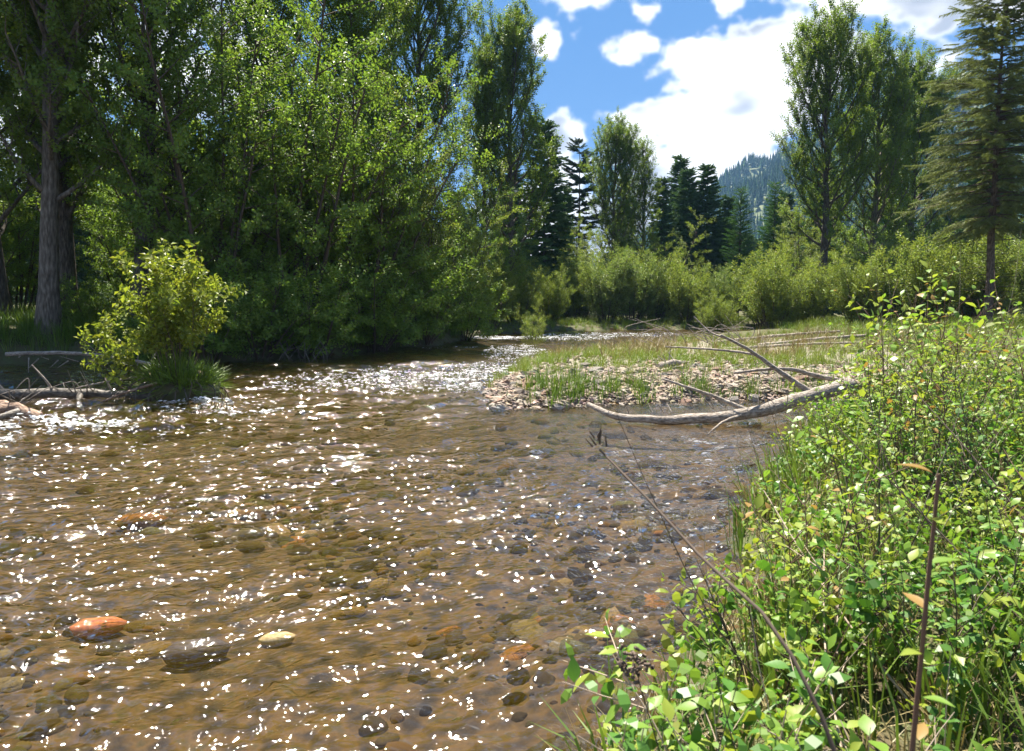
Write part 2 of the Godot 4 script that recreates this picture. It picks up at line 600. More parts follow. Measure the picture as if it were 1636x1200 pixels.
func sprig_set(n: int, count: int, twig: float, long: float, wide: float, lift: float) -> Array:
	var o := []
	for i in n:
		var w := float(i) / maxf(1, n - 1)
		o.append(sprig(count, twig, long, wide, lift, Color(.62 + .3 * w, .66 + .22 * w, .55 + .2 * w)))
	return o

func needle_spray(count: int, long: float, wide: float, needle: float, droop: float) -> Soup:     # a flat frond along +y
	var s := Soup.new()
	for i in count:
		var t := (i + 0.5) / count
		var side := 1.0 if i % 2 else -1.0
		var reach := wide * (1 - t * 0.75) * rnd(.7, 1.1)
		var root := Vector3(0, t * long, 0)
		var tip := root + Vector3(side * reach, reach * 0.75, -droop * reach + rnd(-.04, .04))
		var f := rnd(.55, 1.0)
		var col := Color(f, f, f * .95)
		var across := Vector3(0, 0, needle) + rand_dir() * needle * 0.5
		var along := Vector3(0, needle * 1.4, 0)
		s.tri(root - along * 0.5, root + along * 0.6 + across * .3, tip, col)
		s.tri(root + across, tip + across * 0.3, root - across, col)
	return s

# ---------------------------------------------------------------- plants with wood
func bent(from: Vector3, dir: Vector3, long: float, segs: int, up: float, wander: float) -> PackedVector3Array:
	var p := PackedVector3Array([from])
	var d := dir.normalized()
	for i in segs:
		d = (d + Vector3.UP * up / segs + rand_dir() * wander).normalized()
		p.append(p[i] + d * long / segs)
	return p

func taper(a: float, b: float, n: int) -> PackedFloat32Array:
	var r := PackedFloat32Array()
	for i in n:
		r.append(lerpf(a, b, pow(float(i) / (n - 1), 0.8)))
	return r

func along(p: PackedVector3Array, t: float) -> Vector3:
	var f := t * (p.size() - 1)
	var i := mini(int(f), p.size() - 2)
	return p[i].lerp(p[i + 1], f - i)

func bough(g: Geo, s: Soup, sprigs: Array, p: PackedVector3Array, r0: float, long: float, opt: Dictionary) -> void:
	# a limb with side shoots that carry the sprigs
	g.tube(p, taper(r0, r0 * 0.22, p.size()), 5, 0.0, false)
	var shoots: int = maxi(3, int(long * opt.shoots))
	for k in shoots:
		var t: float = lerpf(opt.bare, 1.0, (k + rng.randf()) / shoots)
		var o := along(p, t)
		var d := (along(p, minf(1, t + .1)) - along(p, maxf(0, t - .1))).normalized()
		var a := frame(d, k * 2.4 + rnd(-.6, .6)) * Vector3(0.95, 0.5, 0)
		var sl: float = opt.side * long * (1.1 - 0.6 * t) * rnd(.6, 1.2) + 0.25
		var q := bent(o, a + Vector3.UP * opt.lift, sl, 3, opt.rise, 0.12)
		g.tube(q, taper(r0 * 0.28, r0 * 0.08, 4), 3, 0.0, false)
		var count: int = maxi(2, int(sl * opt.dense + rng.randf()))
		for m in count:
			var u := (m + rng.randf()) / count
			var c := along(q, 0.2 + 0.8 * u)
			var dd: Vector3 = ((q[3] - q[0]).normalized() + rand_dir() * 0.8 + Vector3.UP * opt.lift * 0.5)
			s.add(sprigs[rng.randi() % sprigs.size()], Transform3D(frame(dd, rnd(0, TAU)).scaled(Vector3.ONE * rnd(.8, 1.25)), c))

func broad_tree(h: float, r: float, spread: float, first: float, limbs: int, sprigs: Array, opt: Dictionary) -> Array:
	var g := Geo.new()
	var s := Soup.new()
	var trunk := PackedVector3Array()
	var segs := 12
	var sway := Vector3(rnd(-1, 1), 0, rnd(-1, 1)) * h * 0.02
	for i in segs + 1:
		var t := float(i) / segs
		trunk.append(Vector3(0, h * 0.97 * t - 0.25 * (1 - t), 0) + sway * sin(t * 3.1) + Vector3(rnd(-1, 1), 0, rnd(-1, 1)) * 0.008 * h * t + Vector3(opt.get("lean", 0.0) * h * t, 0, 0))
	var rr := PackedFloat32Array()
	for i in segs + 1:
		var t := float(i) / segs
		rr.append(r * (1 - 0.93 * t) * (1.0 + 0.45 * exp(-t * 30)))
	g.tube(trunk, rr, 9, 0.05)
	for k in limbs:
		var t := lerpf(first, 0.97, pow((k + rnd(0, .8)) / limbs, 0.9))
		var u := (t - first) / (1 - first)
		var long := spread * pow(sin(PI * clampf(0.16 + 0.8 * u, 0, 1)), 0.8) * rnd(.65, 1.2) + 0.5
		var a := k * 2.4 + rnd(-.5, .5)
		var e: float = lerpf(opt.low, opt.high, u) + rnd(-.15, .2)
		var p := bent(along(trunk, t), Vector3(cos(a), e, sin(a)), long, 5, opt.get("curl", 0.5), 0.1)
		bough(g, s, sprigs, p, r * 0.34 * (1 - 0.7 * t) + 0.012, long, opt)
	return [g.mesh(), s.mesh()]

func shrub(h: float, spread: float, stems: int, sprigs: Array, opt: Dictionary) -> Array:
	var g := Geo.new()
	var s := Soup.new()
	for k in stems:
		var a := k * 2.4 + rnd(-.4, .4)
		var u := sqrt((k + 0.5) / stems)
		var lean := u * spread / h
		var long := h * sqrt(1 + lean * lean * 0.3) * (1.05 - 0.3 * u * u) * rnd(.62, 1.15)
		var p := bent(Vector3(cos(a) * 0.12 * spread * u, -0.15, sin(a) * 0.12 * spread * u), Vector3(cos(a) * lean, 1, sin(a) * lean), long, 6, opt.get("stem_up", 0.25), 0.07)
		bough(g, s, sprigs, p, 0.008 * h + 0.006, long, opt)
	return [g.mesh(), s.mesh()]

func conifer(h: float, r: float, spread: float, first: float, whorls: int, per: int, sprays: Array, droop: float, full: float, shape := 1.0) -> Array:
	var g := Geo.new()
	var s := Soup.new()
	var trunk := PackedVector3Array()
	for i in 9:
		trunk.append(Vector3(rnd(-1, 1) * .004 * h, h * i / 8.0 - (0.25 if i == 0 else 0.0), rnd(-1, 1) * .004 * h))
	g.tube(trunk, taper(r, 0.012, 9), 8, 0.04)
	for k in whorls:
		var t := lerpf(first, 0.985, float(k) / (whorls - 1))
		var u := (t - first) / (1 - first)
		for m in per:
			if rng.randf() > 0.93:
				continue
			var a := m * TAU / per + k * 1.1 + rnd(-.35, .35)
			var long := (spread * pow(1 - u, shape) * (0.55 + 0.45 * sm(0, .12, u)) + 0.22) * rnd(.62, 1.15)
			var out := Vector3(cos(a), 0, sin(a))
			var p := PackedVector3Array()
			var tt := t + rnd(-.5, .5) / whorls * 0.9
			for i in 5:
				var q := i / 4.0
				p.append(along(trunk, clampf(tt, 0, 1)) + out * long * q + Vector3.UP * long * ((0.55 * u - 0.05) * q - droop * q * q * (1 - u * .6) + 0.12 * q * q * q))
			g.tube(p, taper(0.012 + 0.012 * long, 0.004, 5), 4, 0.0, false)
			var count := maxi(3, int(long * full))
			for i in count:
				var q := lerpf(0.12, 1.0, (i + rng.randf()) / count)
				var side := 1.0 if i % 2 else -1.0
				var d := (along(p, minf(1, q + .12)) - along(p, maxf(0, q - .12))).normalized()
				var dir := (d + out.cross(Vector3.UP) * side * rnd(.5, 1.0) * (1.1 - q) + rand_dir() * 0.22 + Vector3.DOWN * rnd(0, .35) * (1.8 if shape < 0.58 and shape > 0.52 else 1.0)).normalized()
				var up := (Vector3.UP + rand_dir() * 0.35).normalized()
				var x := dir.cross(up).normalized()
				s.add(sprays[rng.randi() % sprays.size()], Transform3D(Basis(x, dir, x.cross(dir)) * rnd(.75, 1.2) * (0.65 + 0.35 * minf(1, long)), along(p, q)))
	return [g.mesh(), s.mesh()]

func plant(called: String, pair: Array, wood: Material, green: Material, x: float, z: float, turn: float, scale: Vector3, label: String, category: String, group: String, lean := 0.0) -> Node3D:
	var o := thing(called, label, category, spot(x, z, 0.1), group)
	part("trunk" if category == "tree" else "branchwork", pair[0], wood, o)
	part("crown" if category == "tree" else "foliage", pair[1], green, o)
	o.rotation = Vector3(0, turn, 0)
	o.scale = scale
	if lean != 0.0:
		o.rotation = Vector3(0, turn, lean)
	return o

# ---------------------------------------------------------------- the wood
func make_trees() -> void:
	var cot := sprig_set(6, 16, 0.5, 0.105, 0.086, 0.25)
	var opt := {"shoots": 3.2, "bare": 0.2, "side": 0.32, "lift": 0.5, "rise": 0.5, "dense": 6.4, "low": 0.5, "high": 1.9, "curl": 0.7}
	var tall := []
	for i in 4:
		tall.append(broad_tree(20, 0.29, 3.3 + 0.3 * i, [0.16, 0.14, 0.2, 0.13][i], 54, cot, opt))
	var slim := []
	for i in 2:
		slim.append(broad_tree(18, 0.26, 2.3, 0.2, 46, cot, opt))
	var wide := []
	var open := {"shoots": 2.6, "bare": 0.3, "side": 0.28, "lift": 0.6, "rise": 0.7, "dense": 7.6, "low": 0.35, "high": 1.5, "curl": 1.0}
	for i in 3:
		wide.append(broad_tree(20, 0.34, 5.0, [0.3, 0.24, 0.28][i], 52, cot, open))
	var gr := "tall cottonwoods along the stream"
	var rows := [
		[tall[2], M.bark_pale, M.cotton, -14.6, -23.2, 0.4, 1.05, "tall cottonwood with a thick pale grey trunk on the left bank", -0.035],
		[tall[0], M.bark, M.cotton, -15.3, -25.6, 2.1, 1.0, "dark-trunked cottonwood close behind the pale grey trunk", 0.0],
		[tall[3], M.bark, M.cotton, -17.0, -24.6, 4.0, 1.0, "dark-trunked cottonwood at the left edge of the picture", 0.0],
		[tall[1], M.bark, M.cotton, -12.3, -24.4, 1.0, 1.08, "massive dark cottonwood trunk standing behind the grassy root clump", -0.05],
		[tall[0], M.bark, M.cotton, -20.0, -33.0, 5.0, 0.95, "cottonwood deep in the wood behind the leftmost trunks", 0.0],
		[tall[1], M.bark, M.cotton, -10.4, -32.5, 3.2, 1.02, "leafy cottonwood rising behind the alders of the left bank", 0.0],
		[tall[3], M.bark, M.cotton, -7.4, -35.5, 0.2, 1.05, "broad cottonwood whose top is cut by the picture's upper edge", 0.0],
		[wide[0], M.bark, M.cotton, -4.9, -41, 1.9, 1.0, "cottonwood left of the two slender tops against the sky", 0.0],
		[slim[0], M.bark, M.cotton, -1.6, -49.5, 0.0, 1.0, "slender cottonwood with a narrow top beside the open sky", 0.0],
		[wide[1], M.bark, M.cotton, 0.2, -50.5, 2.6, 1.0, "slender cottonwood nearest the blue sky gap, leaning out", -0.03],
		[wide[2], M.bark_pale, M.cotton, 8.7, -62, 1.2, 0.79, "forked cottonwood alone in the middle of the far bank", 0.0],
		[slim[0], M.bark_pale, M.cotton, 10.9, -62.6, 4.4, 0.83, "lower second top of the forked mid-distance cottonwood", 0.0],
		[wide[0], M.bark, M.cotton, 20.4, -49, 5.2, 0.99, "tall cottonwood with a bare lower trunk before the white cloud", 0.02],
		[wide[1], M.bark_pale, M.cotton, 25.0, -52, 0.9, 0.98, "full-crowned cottonwood just right of the bare-trunked one", 0.0],
		[wide[2], M.bark, M.cotton, 30.5, -58, 3.0, 0.98, "cottonwood partly hidden behind the large grey-green fir", 0.0],
	]
	for r in rows:
		plant("cottonwood_tree", r[0], r[1], r[2], r[3], r[4], r[5], Vector3.ONE * r[6], r[7], "tree", gr, r[8])
	# more of the same wood behind, read only as a mass of leaves
	var bushy := {"shoots": 2.8, "bare": 0.15, "side": 0.34, "lift": 0.35, "rise": 0.2, "dense": 4.8, "low": 0.5, "high": 1.6, "curl": 0.4}
	var ald := sprig_set(6, 18, 0.45, 0.092, 0.066, 0.1)
	var alder := []
	for i in 3:
		alder.append(shrub(8.5, 4.0 + 0.4 * i, 15, ald, {"shoots": 2.4, "bare": 0.18, "side": 0.26, "lift": 0.15, "rise": 0.0, "dense": 4.5, "stem_up": 0.1}))
	gr = "alders crowding the left bank"
	rows = [
		[alder[0], M.alder, -9.9, -24.6, 0.0, 1.2, "dark alder just right of the massive dark trunk"],
		[alder[1], M.alder, -8.0, -26.4, 1.4, 1.35, "tall alder bush above the exposed roots of the left bank"],
		[alder[2], M.alder, -6.2, -28.8, 2.9, 1.25, "dense alder overhanging the shaded water, second from the roots"],
		[alder[0], M.willow, -4.9, -31.4, 4.0, 1.05, "alder with pale yellow-green leaves at the bend of the left bank"],
		[alder[1], M.willow, -3.3, -36.5, 5.0, 0.92, "rounded yellow-green alder at the end of the left bank"],
		[alder[2], M.alder, -13.0, -29.0, 0.7, 0.95, "alder in deep shade between the dark trunks"],
		[alder[1], M.alder, -16.5, -33.0, 2.2, 0.9, "sunlit alder glowing through the gap between the left trunks"],
		[alder[0], M.alder, -20.5, -30.5, 3.5, 0.85, "backlit alder behind the trunks at the far left"],
		[alder[2], M.alder, -11.5, -37.5, 1.0, 1.1, "bright alder deep behind the massive dark trunk"],
		[alder[1], M.alder, -20.4, -27.2, 0.3, 0.8, "alder filling the gap behind the leftmost dark trunk"],
		[alder[2], M.alder, -24.0, -29.5, 2.3, 1.2, "alder at the very left edge behind the trunks"],
		[alder[0], M.alder, -17.4, -38.0, 4.1, 1.3, "tall alder deep in the wood above the left trunks"],
		[alder[2], M.willow, 5.6, -60.0, 1.0, 0.95, "young bright tree left of the forked cottonwood"],
		[alder[1], M.willow, 12.6, -60.5, 2.0, 0.85, "young bright tree right of the forked cottonwood"],
		[alder[0], M.willow, 22.4, -57.0, 3.0, 0.9, "young bright tree left of the bare cottonwood trunk"],
		[alder[2], M.alder, 27.0, -55.5, 4.0, 1.0, "leafy tree filling the gap right of the full-crowned cottonwood"],
		[alder[1], M.willow, 33.5, -52.0, 5.0, 1.0, "bright leafy tree behind the fir's lower branches"],
		[alder[0], M.alder, -1.8, -44.5, 1.9, 0.85, "alder below the slender cottonwood tops"],
	]
	for r in rows:
		plant("alder", r[0], M.twig, r[1], r[2], r[3], r[4], Vector3.ONE * r[5], r[6], "bush", gr)
	# willows: low, fine-leaved, light
	var wil := sprig_set(6, 16, 0.42, 0.11, 0.046, 0.5)
	var willow := []
	for i in 3:
		willow.append(shrub(3.4, 2.0 + 0.25 * i, 20, wil, {"shoots": 4.2, "bare": 0.12, "side": 0.2, "lift": 0.5, "rise": 0.5, "dense": 7.5, "stem_up": 0.3}))
	willow.append(shrub(3.4, 1.8, 9, wil, {"shoots": 2.4, "bare": 0.2, "side": 0.2, "lift": 0.5, "rise": 0.5, "dense": 6.0, "stem_up": 0.2}))
	gr = "willow bushes around the bar and far bank"
	rows = [
		[3, M.willow, 1.05, -36.2, 0.62, "small sparse willow standing alone in the rapids"],
		[1, M.willow, -1.2, -42.8, 1.0, "willow on the far bank left of the lone stream willow"],
		[2, M.willow, 2.6, -50.5, 0.95, "willow below the dark spruce on the far bank"],
		[0, M.willow_pale, 6.6, -51, 1.25, "grey-green rounded willow under the forked cottonwood"],
		[1, M.willow_pale, 8.4, -52.5, 1.4, "taller rounded willow directly under the forked cottonwood"],
		[2, M.willow, 4.6, -53.5, 1.2, "willow between the spruce and the grey-green round one"],
		[1, M.willow, 12.2, -52, 1.1, "domed willow before the dark conifer group"],
		[0, M.willow_pale, 15.0, -54, 1.05, "low willow right of the domed one below the conifers"],
		[2, M.willow, 15.0, -42.5, 1.2, "big round willow behind the driftwood on the bar"],
		[1, M.willow, 17.6, -45, 1.25, "willow behind the big round one, under the cottonwood trunk"],
		[0, M.willow, 18.0, -38.5, 1.0, "low spreading willow right of the big round one"],
		[2, M.willow_pale, 21.5, -42, 1.25, "tall willow below the bare cottonwood trunk"],
		[1, M.willow, 20.6, -36.5, 1.2, "pointed willow in front of the grey-green fir"],
		[0, M.willow, 24.5, -39, 1.25, "willow left of the fir trunk"],
		[2, M.willow, 25.6, -33.2, 1.15, "willow right of the fir trunk at the picture's edge"],
		[0, M.willow, 10.6, -54.5, 1.3, "yellow-green willow behind the domed one, left of the dark conifers"],
		[1, M.willow, 17.6, -51.5, 1.35, "willow under the bright larches"],
		[2, M.willow_pale, 23.2, -45.5, 1.5, "tall willow under the full-crowned cottonwood"],
		[1, M.willow, 12.6, -45.6, 0.75, "small willow left of the big round one"],
		[0, M.willow, 0.2, -46.8, 1.1, "willow at the foot of the slender cottonwoods"],
		[1, M.willow_pale, 29.0, -40, 1.5, "tall willow behind the fir at the right edge"],
	]
	for r in rows:
		plant("willow_bush", willow[r[0]], M.twig, r[1], r[2], r[3], r[2] * 1.7, Vector3.ONE * r[4], r[5], "bush", gr)
	# undergrowth along the foot of the left bank
	var low := []
	for i in 2:
		low.append(shrub(3.2, 2.4, 16, ald, {"shoots": 3.2, "bare": 0.1, "side": 0.24, "lift": 0.2, "rise": 0.1, "dense": 5.5, "stem_up": -0.1}))
	gr = "low bushes hanging over the left bank"
	rows = [[-10.8, -22.0, .6, "low dark bush at the foot of the massive trunk"], [-9.0, -21.8, .75, "low bush left of the exposed roots"], [-7.9, -23.0, .95, "leafy bush right above the exposed roots"],
		[-6.6, -24.6, .95, "low bush dipping to the water right of the exposed roots"], [-5.2, -27.4, 1.1, "bush whose lowest twigs trail in the shaded water"], [-3.7, -30.6, 1.1, "bush at the bend where the left bank turns"], [-2.3, -35.4, 1.0, "last low bush before the white rapids"],
		[-14.0, -24.6, .5, "small bush between the pale trunk and the massive one"], [-17.6, -23.0, .55, "small bush at the left edge below the trunks"]]
	for i in rows.size():
		var r: Array = rows[i]
		plant("bank_bush", low[i % 2], M.twig, M.alder, r[0], r[1], i * 1.3, Vector3(1.15, 1.0, 1.15) * r[2], r[3], "bush", gr)
	make_conifers()

func make_conifers() -> void:
	var spr := []
	for i in 4:
		spr.append(needle_spray(20, 0.95, 0.42, 0.06, 0.3))
	var airy := []
	for i in 4:
		airy.append(needle_spray(16, 0.6, 0.2, 0.024, 0.1))
	var hang := []
	for i in 5:
		hang.append(needle_spray(24, 0.7, 0.24, 0.022, 0.6))
	var spruce := [conifer(15, 0.2, 2.2, 0.05, 46, 7, spr, 0.35, 4.6, 0.85), conifer(15, 0.2, 1.8, 0.04, 46, 7, spr, 0.4, 4.8, 0.9)]
	var larch := conifer(13, 0.16, 1.9, 0.1, 40, 7, airy, 0.12, 8.0, 0.8)
	var fir := conifer(17, 0.22, 3.2, 0.27, 44, 6, hang, 0.3, 5.2, 0.57)
	var pine := conifer(16, 0.2, 1.6, 0.45, 16, 5, spr, 0.05, 5.0, 0.5)
	var gr := "conifers on the far bank"
	var rows := [
		[spruce[0], M.spruce, 2.5, -58, 1.0, "dark spruce right of the slender cottonwoods"],
		[pine, M.pine, 6.9, -77, 1.1, "thin dark pine against the white cloud near the spruce"],
		[spruce[1], M.spruce, 13.4, -67, 0.82, "dark spruce right behind the forked cottonwood"],
		[spruce[1], M.spruce, 17.6, -79, 1.08, "pointed spruce standing highest in the middle conifer group"],
		[spruce[0], M.spruce, 16.4, -70, 0.9, "broad dark spruce left in the middle conifer group"],
		[spruce[0], M.spruce, 18.3, -70.5, 0.93, "broad dark spruce in the centre of the conifer group"],
		[spruce[1], M.spruce, 19.6, -68, 0.72, "short dark spruce at the right end of the conifer group"],
		[spruce[1], M.spruce, 11.0, -74, 0.9, "spruce seen behind the forked cottonwood's crown"],
		[spruce[0], M.spruce, -0.2, -62, 0.9, "spruce half hidden behind the slender cottonwoods"],
		[spruce[1], M.spruce, 4.6, -66, 0.75, "low spruce between the pine and the big dark spruce"],
		[larch, M.larch, 19.2, -63, 0.84, "bright green larch before the wooded hill"],
		[larch, M.larch, 22.8, -65, 0.9, "second bright green larch, nearer the tall cottonwood"],
		[larch, M.larch, 33.0, -66, 1.1, "larch glimpsed between cottonwood and fir"],
		[fir, M.fir, 21.7, -33.8, 1.0, "tall grey-green fir with drooping branches and a straight dark trunk"],
		[spruce[0], M.spruce, 27.5, -66, 0.95, "dark spruce behind the full-crowned cottonwood"],
		[spruce[0], M.spruce, 38, -60, 1.1, "dark spruce at the right edge behind the fir"],
	]
	for i in rows.size():
		var r: Array = rows[i]
		var o := plant("conifer_tree", r[0], M.bark_red if r[1] == M.fir else M.bark, r[1], r[2], r[3], i * 1.9, Vector3.ONE * r[4], r[5], "tree", gr)
		if r[1] == M.fir:
			for k in 22:
				var a := k * 2.4
				var dead := Geo.new()
				dead.tube(bent(Vector3(0, 1.2 + k * 0.13, 0), Vector3(cos(a), 0.05, sin(a)), rnd(.9, 2.0), 4, -0.1, 0.08), taper(0.02, 0.005, 5), 4)
				part("dead_branch", dead.mesh(), M.twig, o)
	# the wood that goes on behind, too far and too mingled to count
	var xfs := []
	var cols := []
	for k in 260:
		var x := rnd(-70, 95)
		var z := rnd(-150, -84) if x > -12 else rnd(-120, -48)
		var s := rnd(.65, 1.0) * (1.0 if x < 0 or x > 30 else 0.72)
		xfs.append(Transform3D(Basis(Vector3.UP, rnd(0, TAU)).scaled(Vector3(1.25, 1, 1.25) * s), Vector3(x, raw_height(x, z) - 0.2, z)))
		var c := rnd(.7, 1.0)
		cols.append(Color(c, c, c))
	var o := scatter("background_forest", spruce[1][1], M.spruce, xfs, cols, self)
	o.set_meta("label", "mass of conifers closing the valley behind the far bank")
	o.set_meta("category", "forest")

func hill_height(x: float, z: float) -> float:
	var ridge := 235.0 * sm(-60, 600, x) + 22.0 * sm(60, 300, x)
	var up := sm(-330, -900, z)
	return ridge * up * (1 + 0.22 * n_low.get_noise_2d(x * 0.12, z * 0.12)) + n_low.get_noise_2d(x * .4, z * .4) * 6 * up - 2

func make_hill() -> void:
	var v := PackedVector3Array()
	var n := PackedVector3Array()
	var t := PackedInt32Array()
	var w := 90
	for j in 60:
		for i in w:
			var x := -350.0 + 1500.0 * i / (w - 1)
			var z := -320.0 - 900.0 * j / 59.0
			v.append(Vector3(x, hill_height(x, z), z))
			n.append(Vector3(hill_height(x - 8, z) - hill_height(x + 8, z), 16, hill_height(x, z - 8) - hill_height(x, z + 8)).normalized())
	for j in 59:
		for i in w - 1:
			var k := j * w + i
			t.append_array(PackedInt32Array([k, k + w, k + 1, k + 1, k + w, k + w + 1]))
	structure("hill", flat_mesh(v, n, t), M.hill)
	var s := Soup.new()
	for k in 9:
		var y0 := 1.5 + k * 1.35
		var r := 2.6 * (1 - k / 9.5)
		for m in 7:
			var a := m * TAU / 7 + k * 0.6
			var f := rnd(.6, 1.0)
			var q := rnd(.75, 1.15) * r
			s.tri(Vector3(0, y0 + 2.2, 0), Vector3(cos(a) * q, y0 - .3, sin(a) * q), Vector3(cos(a + .8) * q * .8, y0 + .2, sin(a + .8) * q * .8), Color(f, f, f))
	var xfs := []
	var cols := []
	for k in 17000:
		var x := rnd(40, 620)
		var z := rnd(-1150, -380)
		if absf(x / -z - 0.36) > 0.34:
			continue
		var open := n_low.get_noise_2d(x * 1.2 + 500, z * 1.2)
		if open > 0.28 and rng.randf() < 0.75:
			continue
		xfs.append(Transform3D(Basis(Vector3.UP, rnd(0, TAU)).scaled(Vector3(1.1, rnd(.75, 1.3), 1.1)), Vector3(x, hill_height(x, z) - 0.8, z)))
		var c := rnd(.6, 1.0)
		var young := open > 0.12 and rng.randf() < 0.6
		cols.append(Color(c * (1.0 if young else .35), c * (1.0 if young else .45), c * .6))
	var o := scatter("hillside_forest", s.mesh(), M.larch, xfs, cols, self)
	o.set_meta("label", "dense conifer forest covering the hazy blue hill")
	o.set_meta("category", "forest")

# ---------------------------------------------------------------- grass
func tuft(blades: int, h: float, spread: float, wide: float, tint: Color) -> Soup:
	var s := Soup.new()
	for i in blades:
		var a := rnd(0, TAU)
		var out := Vector3(cos(a), 0, sin(a))
		var side := Vector3(-sin(a), 0, cos(a)) * wide * 0.5
		var base := out * rnd(0, spread * .35) - Vector3(0, .04, 0)
		var k := rnd(.55, 1.1) * h
		var reach := rnd(.1, .9) * spread
		var m := base + out * reach * 0.35 + Vector3.UP * k * 0.6
		var tip := base + out * reach + Vector3.UP * k * rnd(.75, 1.0)
		var f := rnd(.65, 1.05)
		var col := Color(minf(1, tint.r * f), minf(1, tint.g * f), minf(1, tint.b * f))
		s.tri(base - side, m - side * .8, base + side, col)
		s.tri(base + side, m - side * .8, m + side * .8, col)
		s.tri(m - side * .8, tip, m + side * .8, col)
	return s

func grow_grass(called: String, label: String, tufts: Array, mat: Material, count: int, box: Rect2, keep: Callable, lo: float, hi: float) -> void:
	var holder := Node3D.new()
	holder.name = numbered(called)
	add_child(holder)
	tag(holder, label, "grass")
	holder.set_meta("kind", "stuff")
	var lists := []
	for k in tufts.size():
		lists.append([])
	for i in count:
		var x := rnd(box.position.x, box.end.x)
		var z := rnd(box.position.y, box.end.y)
		var y := land(x, z)
		if y < 0.0 or rng.randf() > keep.call(x, z, y):
			continue
		lists[i % tufts.size()].append(Transform3D(Basis.from_euler(Vector3(rnd(-.15, .15), rnd(0, TAU), rnd(-.15, .15))).scaled(Vector3.ONE * rnd(lo, hi)), Vector3(x, y, z)))
	for k in tufts.size():
		if lists[k].size():
			scatter("blades", tufts[k].mesh(), mat, lists[k], [], holder)

func make_grass() -> void:
	var lush := [tuft(16, .45, .3, .012, Color(.6, .7, .6)), tuft(14, .55, .35, .011, Color(.75, .8, .7)), tuft(18, .35, .3, .012, Color(.5, .65, .55))]
	var yellow := [tuft(16, .4, .22, .01, Color(1, .9, .7)), tuft(14, .3, .25, .01, Color(.85, .95, .8))]
	var dry := [tuft(18, .42, .3, .007, Color(.9, .85, .8)), tuft(14, .3, .4, .007, Color(1, 1, .9))]
	grow_grass("bank_grass", "dark green grass along the top of the left bank", lush, M.grass, 9000, Rect2(-24, -40, 24, 20), func(x, z, y): return 0.9 if y > 0.25 and inside(Vector2(x, z), poly_far) < 7 else 0.1, 1.0, 1.7)
	grow_grass("bar_grass", "yellow-green grass growing on the gravel bar", yellow, M.grass, 9000, Rect2(-0.6, -36, 16, 24),
		func(x, z, _y): return (0.12 if z > -15.6 else 0.6 if z > -24 else 0.45) * (0.35 + sm(-.25, .35, n_mid.get_noise_2d(x * 6, z * 6))), 0.6, 1.15)
	grow_grass("meadow_grass", "pale grass around the willows across the stream", yellow, M.grass, 9000, Rect2(-4, -60, 40, 36), func(x, z, _y): return 0.8 if z < -42 or x > 14 else 0.0, 1.0, 1.8)
	grow_grass("dry_reeds", "brownish reeds standing at the back of the gravel bar", dry, M.grass_dry, 1000, Rect2(1.2, -33, 13, 13), func(x, z, _y): return sm(0.0, .3, n_mid.get_noise_2d(x * 4 + 20, z * 4)), 1.2, 2.0)
	grow_grass("bank_meadow", "lush grass between the shrubs of the near right bank", lush, M.grass, 7000, Rect2(0.3, -14, 14, 13), func(x, z, _y): return 0.65 if z < -5.5 else 0.3, 0.6, 1.25)
	grow_grass("dry_litter", "dry straw-coloured grass on the ground of the near bank", dry, M.grass_dry, 3200, Rect2(0.1, -9, 6, 9), func(_x, _z, _y): return 0.8, 0.45, 0.85)

# ---------------------------------------------------------------- foreground shrubs
func leaf_mesh(long: float, wide: float, fold: float, droop: float) -> ArrayMesh:
	var prof := [0.0, 0.62, 1.0, 0.86, 0.45, 0.0]
	var st := SurfaceTool.new()
	st.begin(Mesh.PRIMITIVE_TRIANGLES)
	st.set_smooth_group(0)
	var mid := []
	var l := []
	var r := []
	for i in 6:
		var t := i / 5.0
		var c := Vector3(0, t * long, -droop * long * t * t)
		mid.append(c)
		l.append(c + Vector3(-wide * .5 * prof[i], 0, fold * wide * prof[i]))
		r.append(c + Vector3(wide * .5 * prof[i], 0, fold * wide * prof[i]))
	for i in 5:
		for tri in [[mid[i], l[i], l[i + 1]], [mid[i], l[i + 1], mid[i + 1]], [mid[i], mid[i + 1], r[i + 1]], [mid[i], r[i + 1], r[i]]]:
			if tri[0] != tri[1] and tri[1] != tri[2] and tri[0] != tri[2]:
				for p in tri:
					st.set_color(Color.WHITE)
					st.add_vertex(p)
	st.generate_normals()
	return st.commit()

